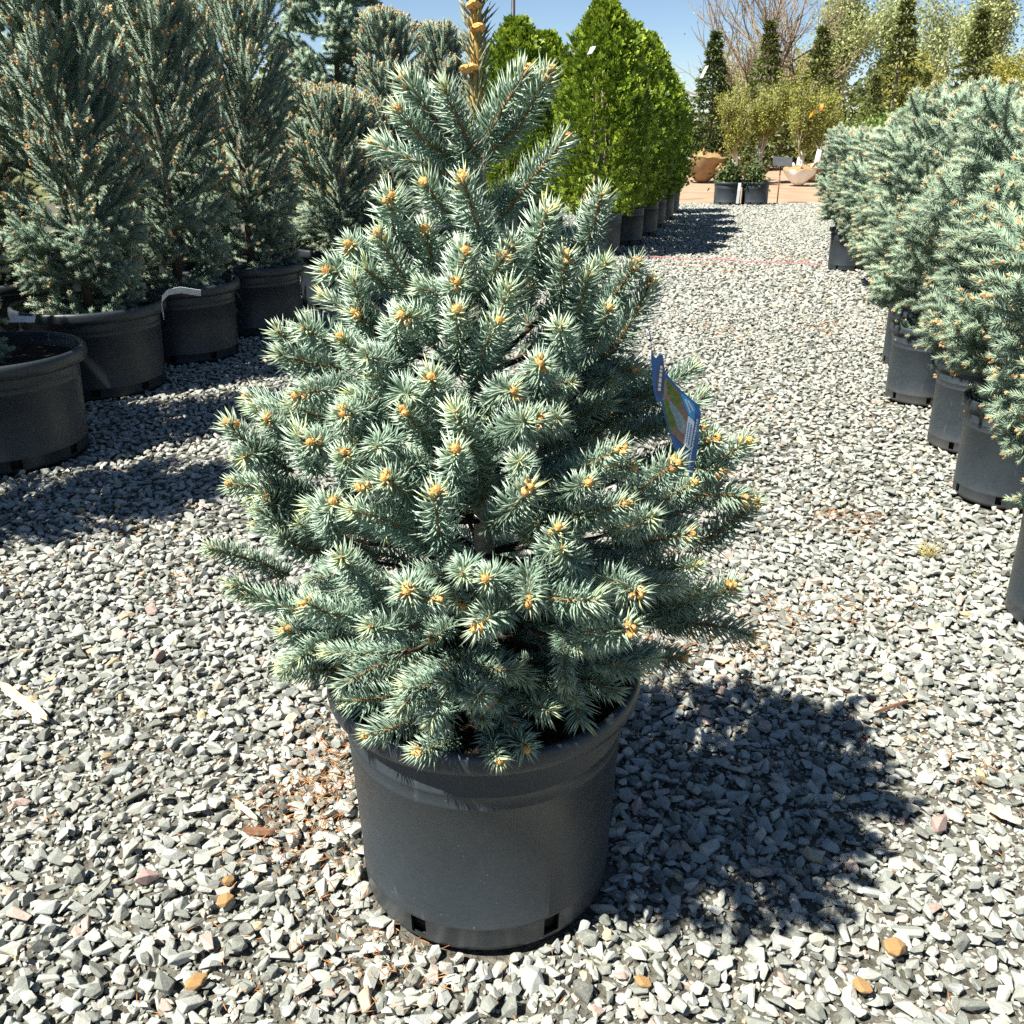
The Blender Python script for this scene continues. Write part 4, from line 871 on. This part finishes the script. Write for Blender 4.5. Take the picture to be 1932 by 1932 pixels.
# ------------------------------------------------------------------ tags and ribbons
def strip(name, pts, wid, m, label, cat, side=(0, 0, 1), th=0.0008, group=None):
    """a thin bent band with real thickness; pts world points, wid width along side"""
    pts = np.asarray(pts, float); k = len(pts); s = np.asarray(side, float); s /= np.linalg.norm(s)
    d = np.gradient(pts, axis=0); nrm = np.cross(d, s); nrm /= np.linalg.norm(nrm, axis=1, keepdims=True) + 1e-9
    V = []
    for p, n_ in zip(pts, nrm): V += [p - s * wid / 2 + n_ * th, p + s * wid / 2 + n_ * th, p + s * wid / 2 - n_ * th, p - s * wid / 2 - n_ * th]
    f = [[i * 4 + q, i * 4 + (q + 1) % 4, (i + 1) * 4 + (q + 1) % 4, (i + 1) * 4 + q] for i in range(k - 1) for q in range(4)] + [[3, 2, 1, 0], [(k - 1) * 4 + q for q in range(4)]]
    mb = MB(); mb.add(V, f, 0, .5, False); me = mb.mesh(name, [m])
    e = tag(obj(name, me), label, cat, group); return e
lab = strip('paper_label', [at(309, 598, 3.60), at(305, 580, 3.59), at(306, 563, 3.585), at(318, 551, 3.58), at(340, 547, 3.58), at(360, 550, 3.585), at(379, 553, 3.59)], .036, M_PAPER, 'curled white paper label at the rim between the second and third left pots', 'label', (0.25, -.35, 1))
M_INK = plain('dark_ink', (.03, .05, .06), (.05, .07, .08), 30)
mb = MB(); box(mb, (0, 0, 0), (.055, .002, .012)); o = obj('print', mb.mesh('print', [M_INK]), lab, at(342, 547, 3.572)); o.rotation_euler = (R(-18), 0, 0)
strip('paper_label', [at(18, 603, 2.86), at(40, 602, 2.87), at(66, 603, 2.88)], .03, M_PAPER, 'bright white paper label lying on the rim at the left edge', 'label', (0, .6, .8))
strip('plastic_tag', [at(1119, 88, 8.62), at(1116, 95, 8.6), at(1112, 102, 8.6)], .05, M_PAPER, 'small white tag hanging on the nearest cedar', 'tag', (1, 0, 0.2))
strip('plastic_tag', [at(1334, 124, 21.8), at(1328, 136, 21.8), at(1323, 147, 21.8)], .08, M_PAPER, 'white tag hanging on the burlapped spruce', 'tag', (1, 0, .2))
strip('flag_ribbon', [at(1540, 210, 20.6), at(1533, 214, 20.5), at(1527, 220, 20.5)], .09, M_YELLOW, 'yellow ribbon tied to the larch in the white root ball', 'ribbon', (.2, 0, 1))
strip('flag_ribbon', [at(1551, 196, 20.6), at(1550, 203, 20.5), at(1549, 208, 20.5)], .07, M_ORANGE, 'orange ribbon tied above the yellow ribbon', 'ribbon', (1, 0, .2))
strip('flag_ribbon', [at(1608, 248, 7.5), at(1606, 256, 7.5)], .03, M_ORANGE, 'orange ribbon near the top of the right-hand row', 'ribbon', (1, 0, .2))
strip('flag_ribbon', [at(1880, 232, 19), at(1886, 238, 19)], .09, M_ORANGE, 'orange ribbon on a tree above the tall leader on the right', 'ribbon', (.3, 0, 1))
strip('pot_strap', [at(1396, 345, 15.66), at(1394, 360, 15.66), at(1391, 384, 15.68)], .05, M_PAPER, 'white strap hanging down the left far pot', 'strap', (1, 0, 0))
# plant tag on the main tree -----------------------------------------------------------------------
TY0 = -0.205
def tpt(u, v, lift=0.0):        # crop units of the tag -> world; the tag leans away to the right
    x = 1214 + u * .2458; y = 639 + v * .2458
    return at(x, y, TY0 + (u - 130) * 0.00012 - lift)
def panel(name, uv, m, parent, lift, thick=0.0006, **kw):
    A = np.array([tpt(u, v, lift) for u, v in uv]); n = len(A); back = A + np.array([0, thick, 0])
    mb = MB(); f = [list(range(n))[::-1], list(range(n, 2 * n))] + [[i, (i + 1) % n, n + (i + 1) % n, n + i] for i in range(n)]
    mb.add(np.concatenate([A, back]), f, 0, .5, False); return obj(name, mb.mesh(name, [m]), parent)
def flat(name, c0, c1, s=200, rough=.3): return plain(name, c0, c1, s, rough, .5)
M_TBLUE = flat('tag_blue', (.02, .10, .30), (.03, .13, .36)); M_TSKY = flat('tag_bright_blue', (.03, .30, .65), (.05, .36, .70)); M_TGREEN = flat('tag_photo_green', (.06, .12, .015), (.20, .27, .05), 160)
M_TBROWN = flat('tag_photo_mulch', (.22, .13, .10), (.32, .21, .17), 160); M_TSPR = flat('tag_photo_spruce', (.16, .24, .25), (.32, .42, .43), 320); M_TWHITE = flat('tag_white', (.62, .68, .76), (.70, .75, .82)); M_TDARK = flat('tag_oval', (.03, .06, .11), (.10, .08, .10), 90)
tg = empty('plant_tag', tpt(130, 480), 'blue plastic plant tag with a photo of a spruce, hanging on the foreground spruce', 'tag')
def TP(*a, **k):
    o = panel(*a[:3], None, *a[3:], **k); o.parent = tg; o.matrix_parent_inverse = Matrix.Translation(-Vector(tg.location)); return o
TP('tag_body', [(135, 490), (148, 380), (170, 258), (215, 315), (270, 378), (350, 448), (420, 508), (440, 560), (436, 700), (410, 880), (375, 1070), (300, 960), (235, 840), (180, 660)], M_TBLUE, 0.0)
TP('photo_mulch', [(150, 470), (168, 300), (275, 405), (345, 575), (312, 815), (215, 725)], M_TBROWN, .0010)
TP('photo_shrub', [(172, 310), (205, 330), (245, 400), (282, 450), (285, 520), (262, 530), (215, 470), (185, 410)], M_TGREEN, .0016)
TP('photo_shrub', [(150, 470), (170, 455), (200, 500), (222, 570), (250, 660), (240, 700), (200, 690), (175, 590)], M_TGREEN, .0016)
TP('photo_spruce', [(190, 470), (215, 485), (262, 540), (300, 590), (325, 650), (318, 720), (300, 730), (262, 690), (235, 610), (208, 545)], M_TSPR, .0020)
TP('bright_band', [(282, 412), (330, 448), (385, 500), (400, 540), (388, 640), (350, 590), (315, 510)], M_TSKY, .0020)
TP('white_box', [(346, 592), (392, 640), (358, 852), (313, 818)], M_TWHITE, .0022)
def dashes(name, a, b, n, w, m, lift, seed):
    r = np.random.default_rng(seed); mb = MB(); a = np.array(a, float); b = np.array(b, float); u = 0.0; s = np.array([-(b - a)[1], (b - a)[0]]); s /= np.linalg.norm(s)
    while u < .97:
        l = r.uniform(.4, 1.0) / n; q = [a + (b - a) * u - s * w / 2, a + (b - a) * min(u + l, 1) - s * w / 2, a + (b - a) * min(u + l, 1) + s * w / 2 * r.uniform(.6, 1), a + (b - a) * u + s * w / 2]
        A = np.array([tpt(p[0], p[1], lift) for p in q]); V = np.concatenate([A, A + np.array([0, .0003, 0])])
        mb.add(V, [[3, 2, 1, 0], [4, 5, 6, 7], [0, 1, 5, 4], [1, 2, 6, 5], [2, 3, 7, 6], [3, 0, 4, 7]], 0, .5, False); u += l + .25 / n
    o = obj(name, mb.mesh(name, [m]), tg); o.matrix_parent_inverse = Matrix.Translation(-Vector(tg.location)); return o
dashes('small_print', (330, 800), (352, 640), 9, 9, M_TBLUE, .0028, 1); dashes('small_print', (346, 815), (370, 660), 8, 9, M_TBLUE, .0028, 2)
dashes('small_print', (348, 970), (418, 600), 16, 14, M_TWHITE, .0012, 3); dashes('small_print', (325, 960), (345, 890), 6, 10, M_TWHITE, .0012, 5)
dashes('small_print', (322, 470), (362, 570), 6, 11, M_TWHITE, .0028, 4); dashes('small_print', (345, 480), (385, 560), 6, 11, M_TWHITE, .0028, 6)
TP('tag_loop', [(62, 30), (66, 90), (80, 130), (96, 150), (125, 115), (150, 130), (166, 255), (156, 440), (127, 492), (102, 482), (78, 400), (66, 250), (58, 150)], M_TBLUE, .0034)
TP('tag_oval', [(100, 330), (112, 220), (130, 165), (150, 190), (156, 290), (148, 400), (130, 455), (112, 445), (102, 400)], M_TDARK, .0042)
dashes('oval_lettering', (122, 400), (140, 210), 5, 20, M_TWHITE, .0048, 8)
TP('strap', [(62, 34), (54, -40), (46, -70), (43, -60), (52, 20), (57, 60)], M_TBLUE, .0034)
